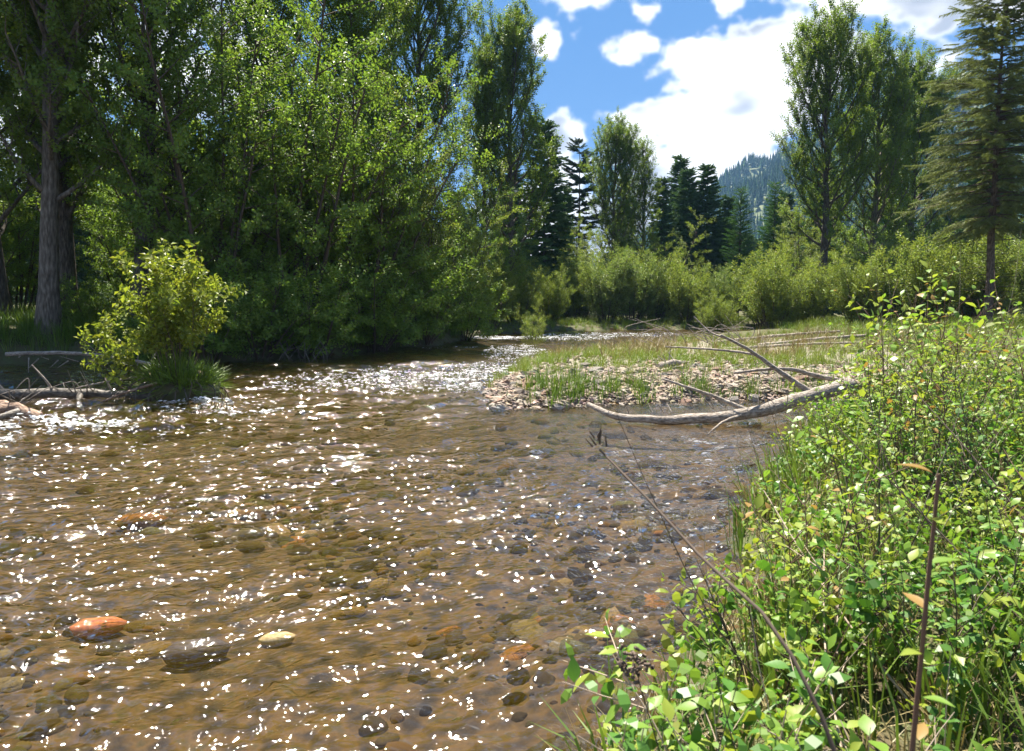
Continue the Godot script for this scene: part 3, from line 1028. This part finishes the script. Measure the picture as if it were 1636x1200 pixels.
func near_shrub(label: String, x: float, z: float, h: float, spread: float, stems: int, long: float, mats: Array, pairs_per_m: float, stem_mat: Material, most := 300) -> void:
	var o := thing("leafy_shrub", label, "shrub", spot(x, z, 0.03), "leafy shrubs of the near right bank")
	var shapes := [leaf_mesh(long, long * .6, .07, .22), leaf_mesh(long * .8, long * .52, .04, .35), leaf_mesh(long * 1.15, long * .62, .1, .14)]
	var spots := []
	for k in stems:
		var a := k * 2.4 + rnd(-.5, .5)
		var u := sqrt((k + .6) / stems)
		var g := Geo.new()
		var p := bent(Vector3(cos(a), 0, sin(a)) * spread * .15 * u, Vector3(cos(a) * spread / h * u, 1, sin(a) * spread / h * u), h * rnd(.75, 1.1), 6, -0.15, 0.09)
		g.tube(p, taper(0.0045 + .002 * h, .0015, 7), 5)
		var runs := [[p, h]]
		for b in int(4 + h * 4):
			var t := rnd(.3, .9)
			var d := (along(p, minf(1, t + .1)) - along(p, t - .1)).normalized()
			var q := bent(along(p, t), d + frame(d, rnd(0, TAU)) * Vector3(1, 0, 0) * 1.0, h * rnd(.2, .42), 4, 0.1, .1)
			g.tube(q, taper(.0026, .001, 5), 4)
			runs.append([q, h * .3])
		var stem := part("stem", g.mesh(), stem_mat, o)
		for run in runs:
			var q: PackedVector3Array = run[0]
			var nodes: int = maxi(3, int(run[1] * pairs_per_m))
			for m in nodes:
				var t := lerpf(.22 if run[1] == h else .1, 1.0, (m + .5) / nodes)
				var c := along(q, t)
				var d := (along(q, minf(1, t + .1)) - along(q, maxf(0, t - .1))).normalized()
				for side in 2:
					var out := frame(d, m * 1.57 + side * PI + rnd(-.3, .3)) * Vector3(1, .45, 0)
					out = (out + Vector3.UP * rnd(-.25, .2)).normalized()
					var nx := out.cross(Vector3.UP.lerp(rand_dir(), .3)).normalized()
					var sc := rnd(.4, 1.3) * (1.0 - .35 * t * t)
					spots.append([Transform3D(Basis(nx, out, nx.cross(out)) * sc, c + out * long * .12), stem])
	for k in 5:
		var g := Geo.new()
		var a := rnd(0, TAU)
		g.tube(bent(Vector3(cos(a), 0, sin(a)) * spread * .4, Vector3(rnd(-.5, .5), 1, rnd(-.5, .5)), h * rnd(1.0, 1.5), 5, -.1, .1), taper(.0035, .001, 6), 4)
		part("bare_shoot", g.mesh(), [M.twig, M.twig_pale, M.twig_red][k % 3], o)
	var rest := [Soup.new(), Soup.new()]
	for i in spots.size():
		var k := rng.randi()
		var here: Array = spots[(i * 7919) % spots.size()] if spots.size() % 7919 else spots[i]
		var xf: Transform3D = here[0]
		if i < most:
			part("leaf", shapes[k % 3], mats[(k / 3) % mats.size()], here[1], xf)
		else:
			full_leaf(rest[k % 2], xf.origin, xf.basis.y.normalized(), xf.basis.x.normalized(), long * xf.basis.y.length(), long * .55 * xf.basis.y.length(), Color.WHITE * rnd(.75, 1.0))
	for i in 2:
		if rest[i].v.size():
			part("foliage", rest[i].mesh(), mats[i % mats.size()], o).set_meta("kind", "stuff")

func curve(pts: Array, n: int) -> PackedVector3Array:
	var c := Curve3D.new()
	for i in pts.size():
		var t: Vector3 = (pts[mini(i + 1, pts.size() - 1)] - pts[maxi(i - 1, 0)]) / 6.0
		c.add_point(pts[i], -t, t)
	var o := PackedVector3Array()
	for i in n:
		o.append(c.sample_baked(c.get_baked_length() * i / (n - 1), true))
	return o

func stick(called: String, pts: Array, r0: float, r1: float, mat: Material, parent: Node, sides := 7, lumpy := 0.08) -> MeshInstance3D:
	var g := Geo.new()
	var p := curve(pts, 6 + pts.size() * 3)
	for i in range(1, p.size() - 1):
		p[i] += rand_dir() * minf(r0, r1) * 0.25
	g.tube(p, taper(r0, r1, p.size()), sides, lumpy)
	return part(called, g.mesh(), mat, parent)

func make_foreground() -> void:
	var a := [M.shrub, M.shrub_b, M.shrub]
	var b := [M.shrub_b, M.shrub, M.shrub_b, M.shrub, M.shrub_b, M.shrub_b, M.shrub, M.leaf_red]
	var c := [M.shrub_c, M.shrub, M.shrub_b]
	near_shrub("bright leafy shrub nearest the camera at the bottom, reaching over the water", .6, -1.75, .62, .42, 12, 0.072, c, 15, M.twig_pale)
	near_shrub("low leafy shrub at the bottom edge beside the upright bare stem", .98, -1.7, .42, .4, 9, 0.065, a, 15, M.twig_pale)
	near_shrub("leafy shrub behind the nearest one, beside the water's edge", 1.0, -2.7, .55, .45, 11, 0.062, a, 15, M.twig)
	near_shrub("green shrub in the lower right corner behind the bare stem", 1.6, -2.5, .6, .45, 11, 0.062, c, 15, M.twig)
	near_shrub("yellow-green shrub leaning over the water below the fallen log", 1.9, -4.4, .5, .6, 15, 0.055, b, 17, M.green_stem)
	near_shrub("shrub right of the one leaning over the water", 2.5, -4.0, .6, .55, 13, 0.055, a, 16, M.twig)
	near_shrub("shrub at the right edge in the middle of the near bank", 3.0, -4.6, .9, .6, 13, 0.058, c, 14, M.twig)
	near_shrub("tall young shrub with broad yellow leaves, left of the two tallest", 3.0, -5.6, 1.6, .45, 6, 0.09, b, 8, M.twig_red)
	near_shrub("tall young shrub with broad yellow leaves, right of the two tallest", 3.6, -6.0, 1.65, .45, 6, 0.09, b, 8, M.twig_red)
	near_shrub("bushy yellow-green shrub over the broken end of the fallen log", 4.5, -8.6, .95, .85, 17, 0.072, b, 11, M.twig_red)
	near_shrub("shrub between the fallen log and the tallest young shrubs", 3.5, -7.2, .8, .7, 15, 0.065, a, 12, M.twig)
	near_shrub("low shrub trailing into the brown pool below the log", 3.0, -6.6, .5, .6, 13, 0.058, b, 13, M.twig)
	near_shrub("shrub behind the tall young ones near the fir trunk", 6.2, -9.6, 1.1, .9, 15, 0.078, a, 10, M.twig_red)
	near_shrub("shrub with upright stems at the right edge below the fir", 4.6, -6.4, .9, .6, 13, 0.072, b, 11, M.twig_red)
	near_shrub("low shrub in the right corner under the leaning dark stems", 2.3, -3.1, .55, .5, 11, 0.062, a, 15, M.twig)
	near_shrub("sparse arching spray standing above the low shrubs beside the pale dead twig", 1.3, -3.1, .85, .3, 4, .055, b, 9, M.twig_red)
	near_shrub("sparse arching spray in the middle of the near bank, left of the bare stem", 1.75, -3.5, 1.0, .35, 4, .055, a, 9, M.twig)
	near_shrub("sparse arching spray at the right edge above the lower corner", 2.15, -2.9, 1.05, .3, 4, .06, b, 9, M.twig_red)
	near_shrub("sparse arching spray below the two tallest young shrubs", 2.75, -4.9, 1.15, .35, 5, .055, b, 9, M.twig)
	near_shrub("sparse arching spray just right of the fallen log's broken end", 4.0, -7.8, 1.3, .4, 5, .06, b, 8, M.twig_red)
	near_shrub("sparse arching spray at the right edge level with the tallest young shrubs", 4.0, -5.2, 1.45, .4, 5, .065, a, 8, M.twig_red)
	# ground cover between the shrubs, too mingled to count
	var bits := []
	for k in 6:
		bits.append(sprig(11, .16, .05, .034, .35, Color(.7 + .06 * k, .75 + .05 * k, .7), true))
	var cover := [Soup.new(), Soup.new(), Soup.new()]
	for k in 3600:
		var x := rnd(.2, 9.0)
		var z := -pow(rng.randf(), 1.3) * 11.0 - 1.5
		var y := land(x, z)
		if y < .06 or x > 1.1 - z * .8 or (z > -2.4 and x > .9 and k % 4):
			continue
		var up := pow(rng.randf(), 1.5) * (.3 - .012 * z)
		cover[k % 3].add(bits[k % 6], Transform3D(frame(Vector3.UP + rand_dir() * .9, rnd(0, TAU)) * rnd(.7, 1.3), Vector3(x, y + up, z)))
	var gc := thing("ground_cover", "leafy ground cover filling the gaps between the near bank's shrubs", "ground cover")
	gc.set_meta("kind", "stuff")
	for k in 3:
		part("foliage", cover[k].mesh(), [M.shrub, M.shrub_b, M.shrub_c][k], gc).set_meta("kind", "stuff")
	# single stalks
	var stalk: Node
	var s := thing("dry_stalk", "long thin brown stalk with seed heads leaning across the water", "stalk", spot(.72, -.9))
	var base: float = s.position.y
	stalk = stick("stem", [Vector3(0, 0, 0), Vector3(-.2, 1.12 - base, -.3), Vector3(-.31, 1.26 - base, -.55), Vector3(-.503, 1.44 - base, -.9)], .006, .003, M.twig, s, 6, 0.0)
	for k in 7:
		var p := Vector3(-.503 + rnd(-.02, .02), 1.43 - base + rnd(-.02, .04), -.9 + rnd(-.02, .02))
		stick("seed_head", [p, p + Vector3(rnd(-.02, .01), rnd(.015, .04), rnd(-.01, .01))], .0035, .001, M.twig, stalk, 5, 0.0)
	s = thing("dry_stalk", "second thinner stalk crossing behind the long brown one", "stalk", spot(1.05, -2.3))
	base = s.position.y
	stalk = stick("stem", [Vector3(0, 0, 0), Vector3(-.35, .7 - base, -.1), Vector3(-.62, 1.25 - base, -.15), Vector3(-.69, 1.42 - base, -.2)], .003, .0012, M.twig, s, 6, 0.0)
	s = thing("bare_stem", "upright bare stem with a few reddish leaf pairs, lower right", "stalk", spot(.74, -1.3))
	base = s.position.y
	stalk = stick("stem", [Vector3(0, 0, 0), Vector3(.005, .6, 0), Vector3(.015, 1.5 - base, .02)], .0075, .0035, M.twig_red, s, 7, 0.05)
	var big := leaf_mesh(.06, .026, .15, .2)
	for k in 10:
		var y := lerpf(.45, 1.5 - base, k / 9.0)
		var ang := k * 1.8
		var out := Vector3(cos(ang), .35, sin(ang)).normalized()
		var nx := out.cross(Vector3.UP).normalized()
		part("leaf", big, [M.leaf_red, M.shrub, M.shrub_b][k % 3], stalk, Transform3D(Basis(nx, out, nx.cross(out)), Vector3(.01, y, .01)))
	s = thing("dead_flower_head", "dark brown dried flower head at the water's edge, bottom middle", "stalk", spot(.52, -1.9))
	base = s.position.y
	stalk = stick("stem", [Vector3(0, 0, 0), Vector3(-.1, .3, .03), Vector3(-.2, .86 - base, .05)], .003, .0015, M.twig, s, 5, 0.0)
	for k in 34:
		var p := Vector3(-.2, .86 - base, .05) + rand_dir() * rnd(.01, .055) * Vector3(1, 1.1, 1)
		stick("seed", [p, p + rand_dir() * .012], .006, .004, M.bark_red, stalk, 5, 0.1)
	var twigs := [[[1.0, -2.0], [1.35, .75, -3.1], .006, "pale dead twig slanting up from the shrub at the bottom"], [[1.45, -2.3], [1.15, .95, -3.3], .006, "pale forked dead twig standing beside the water's edge"],
		[[2.15, -2.6], [1.55, 1.25, -3.6], .006, "dark leaning stem in the lower right corner"], [[2.6, -3.0], [2.2, 1.5, -4.4], .006, "longer dark leaning stem near the right edge"], [[3.4, -4.2], [2.75, 1.6, -5.4], .007, "dark stem leaning left below the tall young shrubs"]]
	for k in twigs.size():
		var t: Array = twigs[k]
		var p0 := spot(t[0][0], t[0][1])
		var d := Vector3(t[1][0], t[1][1], t[1][2]) - p0
		s = thing("dead_twig", t[3], "twig", p0, "bare twigs on the near bank")
		var mat: Material = M.twig_pale if k < 2 else M.twig
		stalk = stick("stem", [Vector3.ZERO, d * .5 + rand_dir() * .06, d], t[2], .002, mat, s, 6, 0.05)
		for q in 3:
			var o := d * rnd(.4, .8)
			stick("side_twig", [o, o + d * .15 + rand_dir() * .12], .003, .001, mat, stalk, 5, 0.0)

# ---------------------------------------------------------------- logs, driftwood, foam and glint flecks
func make_logs() -> void:
	var s := thing("fallen_log", "grey fallen log with bare branches lying across the pool before the bar", "log", Vector3(5.4, .1, -12.0))
	var o := s.position
	var trunk: Node
	var P := func(x: float, y: float, z: float) -> Vector3: return Vector3(x, y, z) - o
	trunk = stick("trunk", [P.call(1.2, .22, -11.5), P.call(1.65, .09, -11.0), P.call(2.75, .08, -10.9), P.call(3.7, .16, -11.1), P.call(4.7, .36, -11.5), P.call(5.5, .48, -11.9)], .035, .125, M.drift, s, 12, 0.1)
	stick("broken_end", [P.call(5.5, .48, -11.9), P.call(5.75, .47, -12.0), P.call(6.5, .42, -12.2)], .1, .12, M.brown_wood, trunk, 9, 0.2)
	stick("branch", [P.call(4.7, .4, -11.5), P.call(4.2, .75, -11.6), P.call(3.7, 1.08, -11.5), P.call(3.2, 1.32, -11.3)], .055, .018, M.drift, trunk, 7)
	stick("branch", [P.call(3.85, 1.0, -11.55), P.call(3.4, 1.05, -11.9), P.call(2.5, 1.1, -12.0)], .026, .01, M.drift, trunk, 6)
	stick("branch", [P.call(3.35, 1.25, -11.35), P.call(3.1, 1.35, -11.5), P.call(2.85, 1.6, -11.6)], .018, .008, M.drift, trunk, 5)
	stick("branch", [P.call(5.6, .5, -11.9), P.call(5.0, .62, -12.0), P.call(4.4, .75, -11.9), P.call(3.6, .68, -11.9)], .055, .02, M.drift, trunk, 7)
	stick("branch", [P.call(3.6, .17, -11.05), P.call(3.1, .38, -11.2), P.call(2.6, .55, -11.3), P.call(2.35, .63, -11.4)], .045, .016, M.drift, trunk, 7)
	stick("branch", [P.call(3.5, .14, -11.0), P.call(3.1, .07, -10.7), P.call(2.8, -.06, -10.4)], .03, .012, M.drift, trunk, 6)
	stick("branch", [P.call(4.9, .36, -11.5), P.call(4.6, .15, -11.2), P.call(4.4, -.1, -11.0)], .025, .01, M.wet_wood, trunk, 6)
	stick("branch", [P.call(5.9, .42, -12.0), P.call(5.7, .2, -11.7), P.call(5.5, -.05, -11.4)], .03, .015, M.wet_wood, trunk, 6)
	for k in 16:
		var t := rnd(.02, .8)
		var p := Vector3(lerpf(1.3, 5.0, t), .1 + .3 * t * t + .02, -11.2)
		stick("twig", [p - o, p - o + Vector3(rnd(-.3, .1), rnd(.08, .35), rnd(-.2, .2))], .009, .003, M.drift, trunk, 5, 0.0)
	# the jam on the left
	s = thing("sunken_log", "black wet log lying level in the water left of the root clump", "log", Vector3(-8.2, .1, -13.4))
	trunk = stick("trunk", [Vector3(-2.6, .02, -.1), Vector3(-1, .05, 0), Vector3(.6, .05, 0), Vector3(1.8, 0, .15)], .12, .08, M.wet_wood, s, 9, .1)
	stick("branch", [Vector3(.3, .05, 0), Vector3(.5, -.05, .4), Vector3(.75, -.2, .7)], .07, .03, M.wet_wood, trunk, 7)
	stick("branch", [Vector3(-.2, .1, 0), Vector3(-.25, .3, .1), Vector3(-.5, .6, .1)], .03, .01, M.drift, trunk, 6)
	for k in 26:
		var p := Vector3(rnd(-2.4, 1.5), .1, rnd(-.2, .3))
		stick("twig", [p, p + Vector3(rnd(-.2, .2), rnd(-.15, .3), rnd(.05, .3)), p + Vector3(rnd(-.35, .35), rnd(-.3, .45), rnd(.1, .5))], .013, .004, M.wet_wood if k % 2 else M.drift, trunk, 5, 0.0)
	s = thing("driftwood_branch", "long grey branch hanging behind the black wet log", "log", Vector3(-8.6, .35, -16.0))
	trunk = stick("trunk", [Vector3(-2.4, .35, 0), Vector3(-.8, .38, .1), Vector3(.6, .22, .3), Vector3(2.2, -.1, .6)], .05, .03, M.drift, s, 8, .1)
	for k in 18:
		var p := Vector3(lerpf(-2, 1.6, k / 17.0), .3 - .015 * k, .2)
		stick("twig", [p, p + Vector3(rnd(-.3, .3), rnd(-.3, .5), rnd(-.1, .4))], .015, .005, M.drift, trunk, 5, 0.0)
	s = thing("driftwood_log", "pale brown bent log on the rapids at the left edge", "log", Vector3(-7.4, .1, -11.0))
	trunk = stick("trunk", [Vector3(-1.6, .22, -.2), Vector3(-.8, .22, 0), Vector3(-.1, .16, .1), Vector3(.35, .0, .1)], .1, .09, M.brown_wood, s, 9, .15)
	stick("branch", [Vector3(-.1, .14, .1), Vector3(-.35, .1, .6), Vector3(-.9, -.02, 1.15), Vector3(-1.6, -.05, 1.4)], .1, .05, M.brown_wood, trunk, 9, .18)
	stick("branch", [Vector3(.1, .1, .2), Vector3(-.2, .0, .9), Vector3(-.8, -.1, 1.5)], .06, .03, M.wet_wood, trunk, 7, .15)
	for k in 8:
		var p := Vector3(rnd(-1.3, .3), .2, 0)
		stick("twig", [p, p + Vector3(rnd(-.3, .3), rnd(-.1, .35), rnd(-.3, .3))], .015, .005, M.wet_wood, trunk, 5, 0.0)
	# root clump with sapling and overhanging grass
	s = thing("root_clump", "grassy root clump with a bright sapling standing in the stream, left", "root clump", Vector3(-6.1, -.1, -13.4))
	var clod := stone_mesh(7, .5, true)
	part("soil", clod, M.soil, s, Transform3D(Basis.from_scale(Vector3(1.5, 1.1, 1.1)), Vector3(0, .3, 0)))
	for k in 26:
		var ang := k * 2.4
		var p := Vector3(cos(ang) * .5, rnd(.25, .6), sin(ang) * .4)
		stick("root", [p, p + Vector3(cos(ang) * .3, -.1, sin(ang) * .3), p + Vector3(cos(ang) * .35 + rnd(-.2, .2), -.6, sin(ang) * .4)], .016, .006, M.twig if k % 2 else M.wet_wood, s, 5, 0.0)
	stick("root", [Vector3(-.2, .5, .4), Vector3(-.8, .3, .6), Vector3(-1.5, .0, .5)], .03, .012, M.brown_wood, s, 6)
	stick("root", [Vector3(-.5, .6, .1), Vector3(-1.2, .5, .3), Vector3(-1.9, .35, .2)], .02, .01, M.drift, s, 6)
	var sp := sprig_set(4, 14, .3, .1, .06, .3)
	var g := Geo.new()
	var lv := Soup.new()
	for k in 16:
		var ang := k * 2.4
		var u := sqrt(k / 16.0)
		var long := rnd(.6, 2.1) * (1.1 - .3 * u)
		bough(g, lv, sp, bent(Vector3(cos(ang) * .25 * u, .6, sin(ang) * .25 * u), Vector3(cos(ang) * .32 * u, 1, sin(ang) * .32 * u), long * 1.1, 4, .1, .1), .014, long, {"shoots": 4.0, "bare": .2, "side": .22, "lift": .4, "rise": .2, "dense": 7.0})
	for k in 4:
		bough(g, lv, sp, bent(Vector3(-.4, .4, .1), Vector3(-1, .35 + .3 * k, rnd(-.3, .5)), 1.2, 4, .3, .1), .012, 1.2, {"shoots": 4.0, "bare": .3, "side": .18, "lift": .4, "rise": .2, "dense": 7.0})
	part("branchwork", g.mesh(), M.twig, s)
	part("foliage", lv.mesh(), M.shrub_b, s)
	var gs := Soup.new()
	for k in 84:
		var ang := rnd(0, TAU)
		var q := sqrt(rng.randf()) * (.62 if k < 60 else .8)
		gs.add(tuft(14, .5, .42, .012, Color(.8, .9, .7)), Transform3D(Basis.from_euler(Vector3(sin(ang) * q * (1.0 if k < 60 else 2.2), 0, -cos(ang) * q * (1.0 if k < 60 else 2.2))), Vector3(cos(ang) * q * .95, .72 - q * .45, sin(ang) * q * .72)))
	part("grass", gs.mesh(), M.grass, s).set_meta("kind", "stuff")
	# roots washed out of the left bank
	s = thing("exposed_roots", "tangle of bleached roots washed out of the left bank", "roots", spot(-7.3, -23.0))
	for k in 26:
		var p := Vector3(rnd(-1.5, 1.5), rnd(.5, .95), rnd(-.6, -.1))
		var q := Vector3(p.x + rnd(-.7, .7), rnd(-.3, .1), rnd(.2, .9))
		stick("root", [p, p.lerp(q, .5) + Vector3(rnd(-.2, .2), rnd(0, .2), rnd(.1, .3)), q], rnd(.012, .028), .006, M.bark_pale, s, 6)
	# driftwood on the bar
	var logs := [[[9.2, -27.5], [13.6, -28.2], .09, "grey log lying flat at the back of the bar, nearest the right bank"], [[7.6, -26.0], [12.0, -25.2], .06, "thin grey pole lying across the back of the bar"], [[8.5, -30.5], [14.0, -31.5], .08, "grey log farthest back on the bar before the willows"], [[3.4, -16.8], [3.9, -17.1], .1, "short dark chunk of driftwood on the stones of the bar"]]
	for r in logs:
		var p := spot(r[0][0], r[0][1], -.06)
		var q := spot(r[1][0], r[1][1], -.14) - p
		s = thing("bar_log", r[3], "log", p, "driftwood logs on the bar")
		trunk = stick("trunk", [Vector3.ZERO, q * .5 + Vector3(0, .05, .1), q], r[2], r[2] * .6, M.drift, s, 8, .12)
		for k in 4:
			var m: Vector3 = q * rnd(.2, .9)
			stick("branch", [m, m + Vector3(rnd(-.3, .3), rnd(.1, .5), rnd(-.2, .2))], .02, .006, M.drift, trunk, 5, 0.0)
	s = thing("dead_brush", "tangle of bare grey branches lying at the back of the bar", "brush", spot(7.2, -28.5))
	for k in 26:
		var p := Vector3(rnd(-2.4, 2.2), rnd(0, .25), rnd(-.5, .5))
		stick("branch", [p, p + Vector3(rnd(-1.0, .6), rnd(.2, .7), rnd(-.3, .3)), p + Vector3(rnd(-1.8, 1.0), rnd(.1, 1.1), rnd(-.5, .5))], .022, .006, M.drift, s, 5, 0.0)

func make_foam_and_glints() -> void:
	var blob := stone_mesh(3, .6, true)
	var xfs := []
	var zones := [[-6.6, -10.6, 1.3, .55, 5000, .12], [-7.3, -9.6, .8, .5, 4500, .1], [-5.4, -12.8, 1.0, .35, 2400, .15], [-2.4, -16.8, 3.2, 2.6, 9000, .06], [-0.6, -18.5, 1.4, 3.5, 5000, .0], [-0.6, -37.5, 2.6, 1.2, 4000, -.1], [-4.6, -12.0, 1.2, .5, 1500, .15], [3.0, -38.5, 2.5, 3.0, 4000, -.05], [0.2, -27, 1.3, 5.0, 4000, .05], [6.5, -41.5, 3.0, 2.5, 3000, -.05], [-2.6, -29.5, 1.5, .5, 500, .1], [-4.5, -8.5, 2.5, 2.0, 1200, .3]]  # foam at the left logs; riffle and far-channel flecks imitate glints and sky reflection
	for q in zones:
		for k in q[4]:
			var a := rnd(0, TAU)
			var r := sqrt(rng.randf())
			var x: float = q[0] + cos(a) * r * q[2]
			var z: float = q[1] + sin(a) * r * q[3]
			if n_low.get_noise_2d(x * 120, z * 230) + n_low.get_noise_2d(x * 25, z * 60) < q[5] + r * .35 or land(x, z) > 0.0:
				continue
			var s := rnd(.006, .02) * (1 + absf(z) * .02)
			xfs.append(Transform3D(Basis(Vector3.UP, .37 + rnd(-.5, .5)).scaled_local(Vector3(s * rnd(1, 4), s * rnd(.5, 1), s)), Vector3(x, wave(x, z) + rnd(-.3, .6) * s, z)))
	var o := scatter("foam", blob, M.foam, xfs, [], self)
	o.set_meta("label", "white foam flecks at the left logs, and white flecks put in for glints on the riffle")
	o.set_meta("category", "foam")

# ---------------------------------------------------------------- sky
func cloud_density(az: float, el: float, q: FastNoiseLite, fine: FastNoiseLite) -> float:
	var d := Vector3(sin(az) * cos(el), sin(el), -cos(az) * cos(el))
	var p := d / (d.y + 0.35)                                 # flatter towards the horizon, as a layer of cumulus is
	var f := fine.get_noise_3d(d.x * 4.5, d.y * 6.5, d.z * 4.5) * 1.6 + fine.get_noise_3d(d.x * 14, d.y * 20, d.z * 14) * 0.8
	var base := q.get_noise_3d(p.x, p.y * 1.4, p.z) * 1.5 - 0.2
	var x := rad_to_deg(az)
	var y := rad_to_deg(el)
	if absf(x) < 60 and y < 45:
		var here := -0.75
		for b in CLOUDS:
			var u: float = (x - b[0]) / b[2]
			var v: float = (y - b[1]) / b[3]
			here = maxf(here, (1.0 - u * u - v * v) * b[4])
		var mine := (1 - sm(38, 60, absf(x))) * (1 - sm(28, 45, y))
		base = lerpf(base, here, mine)
	return base + f

const CLOUDS := [[15.5, 14.0, 5.5, 4.8, 1.3], [10.5, 12.6, 4.0, 2.6, 1.0], [20, 17, 6.0, 4.5, 1.3], [14, 9.5, 8.0, 3.5, 1.1], [25, 20.5, 5.5, 3.0, 1.0], [31, 19, 4.0, 4.0, .9], [8.3, 18.2, 2.1, 1.1, .8], [6.4, 22.4, 4.4, 2.0, 1.0], [9.5, 21.8, 2.6, 1.8, .9],
	[-1.0, 23.2, 2.0, 1.2, .7], [3.8, 12.0, 1.6, 2.0, .85], [4.6, 9.8, 3.0, 1.6, .8], [16.5, 20.4, 1.6, .7, .5], [30, 23.2, 3.0, 1.0, .6], [2.4, 18.8, 1.0, 1.0, .4], [-24, 17, 9, 5, .9], [-34, 10, 6, 4, .8], [6, 6, 10, 3, .9], [-12, 12, 4, 3, .7]]

func sky_color(az: float, el: float, q: FastNoiseLite, fine: FastNoiseLite, shade: FastNoiseLite, energy: float) -> Color:
	var t := clampf(el / 1.2, 0, 1)
	var blue := Color(.155, .32, .6).lerp(Color(.05, .18, .48), pow(t, 0.55))
	blue = blue.lerp(Color(.4, .5, .62), exp(-maxf(el, 0) * 14) * .5)
	var d := cloud_density(az, el, q, fine)
	var cover := sm(-0.15, 0.7, d)
	var g := shade.get_noise_3d(sin(az) * 5, el * 9, cos(az) * 5)
	var white := Color(1.0, 1.0, 1.01).lerp(Color(.38, .42, .5), sm(-.2, .35, g) * sm(.2, .9, d))
	var c := blue.lerp(white, cover) * energy
	c.a = 1
	return c

func make_sky(energy: float) -> PanoramaSkyMaterial:
	var q := noise(201, 1.6, 4)
	var fine := noise(202, 2.2, 6)
	var shade := noise(203, 1.1, 4)
	var im := Image.create(768, 384, false, Image.FORMAT_RGBF)
	for j in 384:
		var el := PI * (0.5 - (j + .5) / 384)
		if el < -0.05:
			im.fill_rect(Rect2i(0, j, 768, 384 - j), Color(.1, .12, .06) * energy)
			break
		for i in 768:
			var u := (i + .5) / 768
			im.set_pixel(i, j, sky_color(TAU * (u if u < .5 else u - 1), el, q, fine, shade, energy))
	im.resize(3072, 1536, Image.INTERPOLATE_BILINEAR)
	for j in range(500, 770):                                 # the same sky, drawn finer where it is seen
		for i in range(-330, 330):
			im.set_pixel(posmod(i, 3072), j, sky_color(TAU * (i + .5) / 3072, PI * (0.5 - (j + .5) / 1536), q, fine, shade, energy))
	var m := PanoramaSkyMaterial.new()
	m.panorama = ImageTexture.create_from_image(im)
	return m

# ---------------------------------------------------------------- everything
func _ready() -> void:
	rng.seed = 20240
	var exposure := 4.0
	var cam := Camera3D.new()
	cam.name = "camera"
	cam.position = Vector3(0, 1.8, 0)
	cam.rotation_degrees = Vector3(-5.58, 0, 0)
	cam.fov = 54.0
	cam.near = 0.05
	cam.far = 3000
	var lens := CameraAttributesPhysical.new()
	lens.frustum_focal_length = 23.55
	lens.frustum_focus_distance = 14.0
	lens.exposure_aperture = 6.3
	lens.frustum_near = 0.05
	lens.frustum_far = 3000
	cam.attributes = lens
	add_child(cam)
	var env := Environment.new()
	env.background_mode = Environment.BG_SKY
	env.sky = Sky.new()
	env.sky.sky_material = make_sky(1.5 / exposure)
	env.tonemap_mode = Environment.TONE_MAPPER_LINEAR
	env.tonemap_exposure = exposure
	env.sdfgi_enabled = true
	env.ssao_enabled = true
	env.ssil_enabled = true
	env.fog_enabled = true
	env.fog_density = 0.00014
	env.fog_light_color = Color(0.6, 0.8, 1.0)
	var we := WorldEnvironment.new()
	we.name = "environment"
	we.environment = env
	add_child(we)
	var sun := DirectionalLight3D.new()
	sun.name = "sun"
	sun.light_energy = 1.6
	sun.light_angular_distance = 0.5
	sun.light_color = Color(1.0, 0.97, 0.92)
	sun.shadow_enabled = true
	sun.rotation_degrees = Vector3(-65, 180 + 17, 0)
	add_child(sun)

	n_low = noise(1, 0.05, 3)
	n_mid = noise(2, 0.09, 3)
	n_fine = noise(3, 0.9, 2)
	poly_far = PackedVector2Array([Vector2(-900, -14), Vector2(-40, -17), Vector2(-16.7, -20.4), Vector2(-12.7, -22.2), Vector2(-9, -21.8), Vector2(-7.2, -23.2), Vector2(-5.8, -26.2), Vector2(-3.4, -30.6), Vector2(-2.2, -35), Vector2(-2.4, -38.5), Vector2(-0.5, -42.4), Vector2(3.2, -45.6),
		Vector2(9, -48.6), Vector2(14, -50), Vector2(40, -56), Vector2(1100, -70), Vector2(1100, -1600), Vector2(-900, -1600)])
	poly_near = PackedVector2Array([Vector2(-2.2, 3), Vector2(-.9, .6), Vector2(-.1, -1.5), Vector2(.3, -2.7), Vector2(.75, -3.2), Vector2(1.15, -3.9), Vector2(1.5, -4.6), Vector2(1.9, -5.6), Vector2(2.5, -7.1), Vector2(3.3, -8.6), Vector2(4.9, -10.3), Vector2(6.1, -11.5), Vector2(6.9, -12.6), Vector2(6.2, -13.5),
		Vector2(4.5, -13.5), Vector2(2.6, -13.1), Vector2(.9, -12.5), Vector2(-.3, -12.6), Vector2(-.55, -14.1), Vector2(-.3, -18), Vector2(.3, -22.4), Vector2(2.0, -27), Vector2(6.2, -33), Vector2(10, -39), Vector2(15, -43.5), Vector2(40, -50), Vector2(1100, -62), Vector2(1100, 80), Vector2(-4, 80)])
	make_materials()
	make_land()
	make_hill()
	make_water()
	make_stones()
	make_trees()
	make_grass()
	make_logs()
	make_foam_and_glints()
	make_foreground()
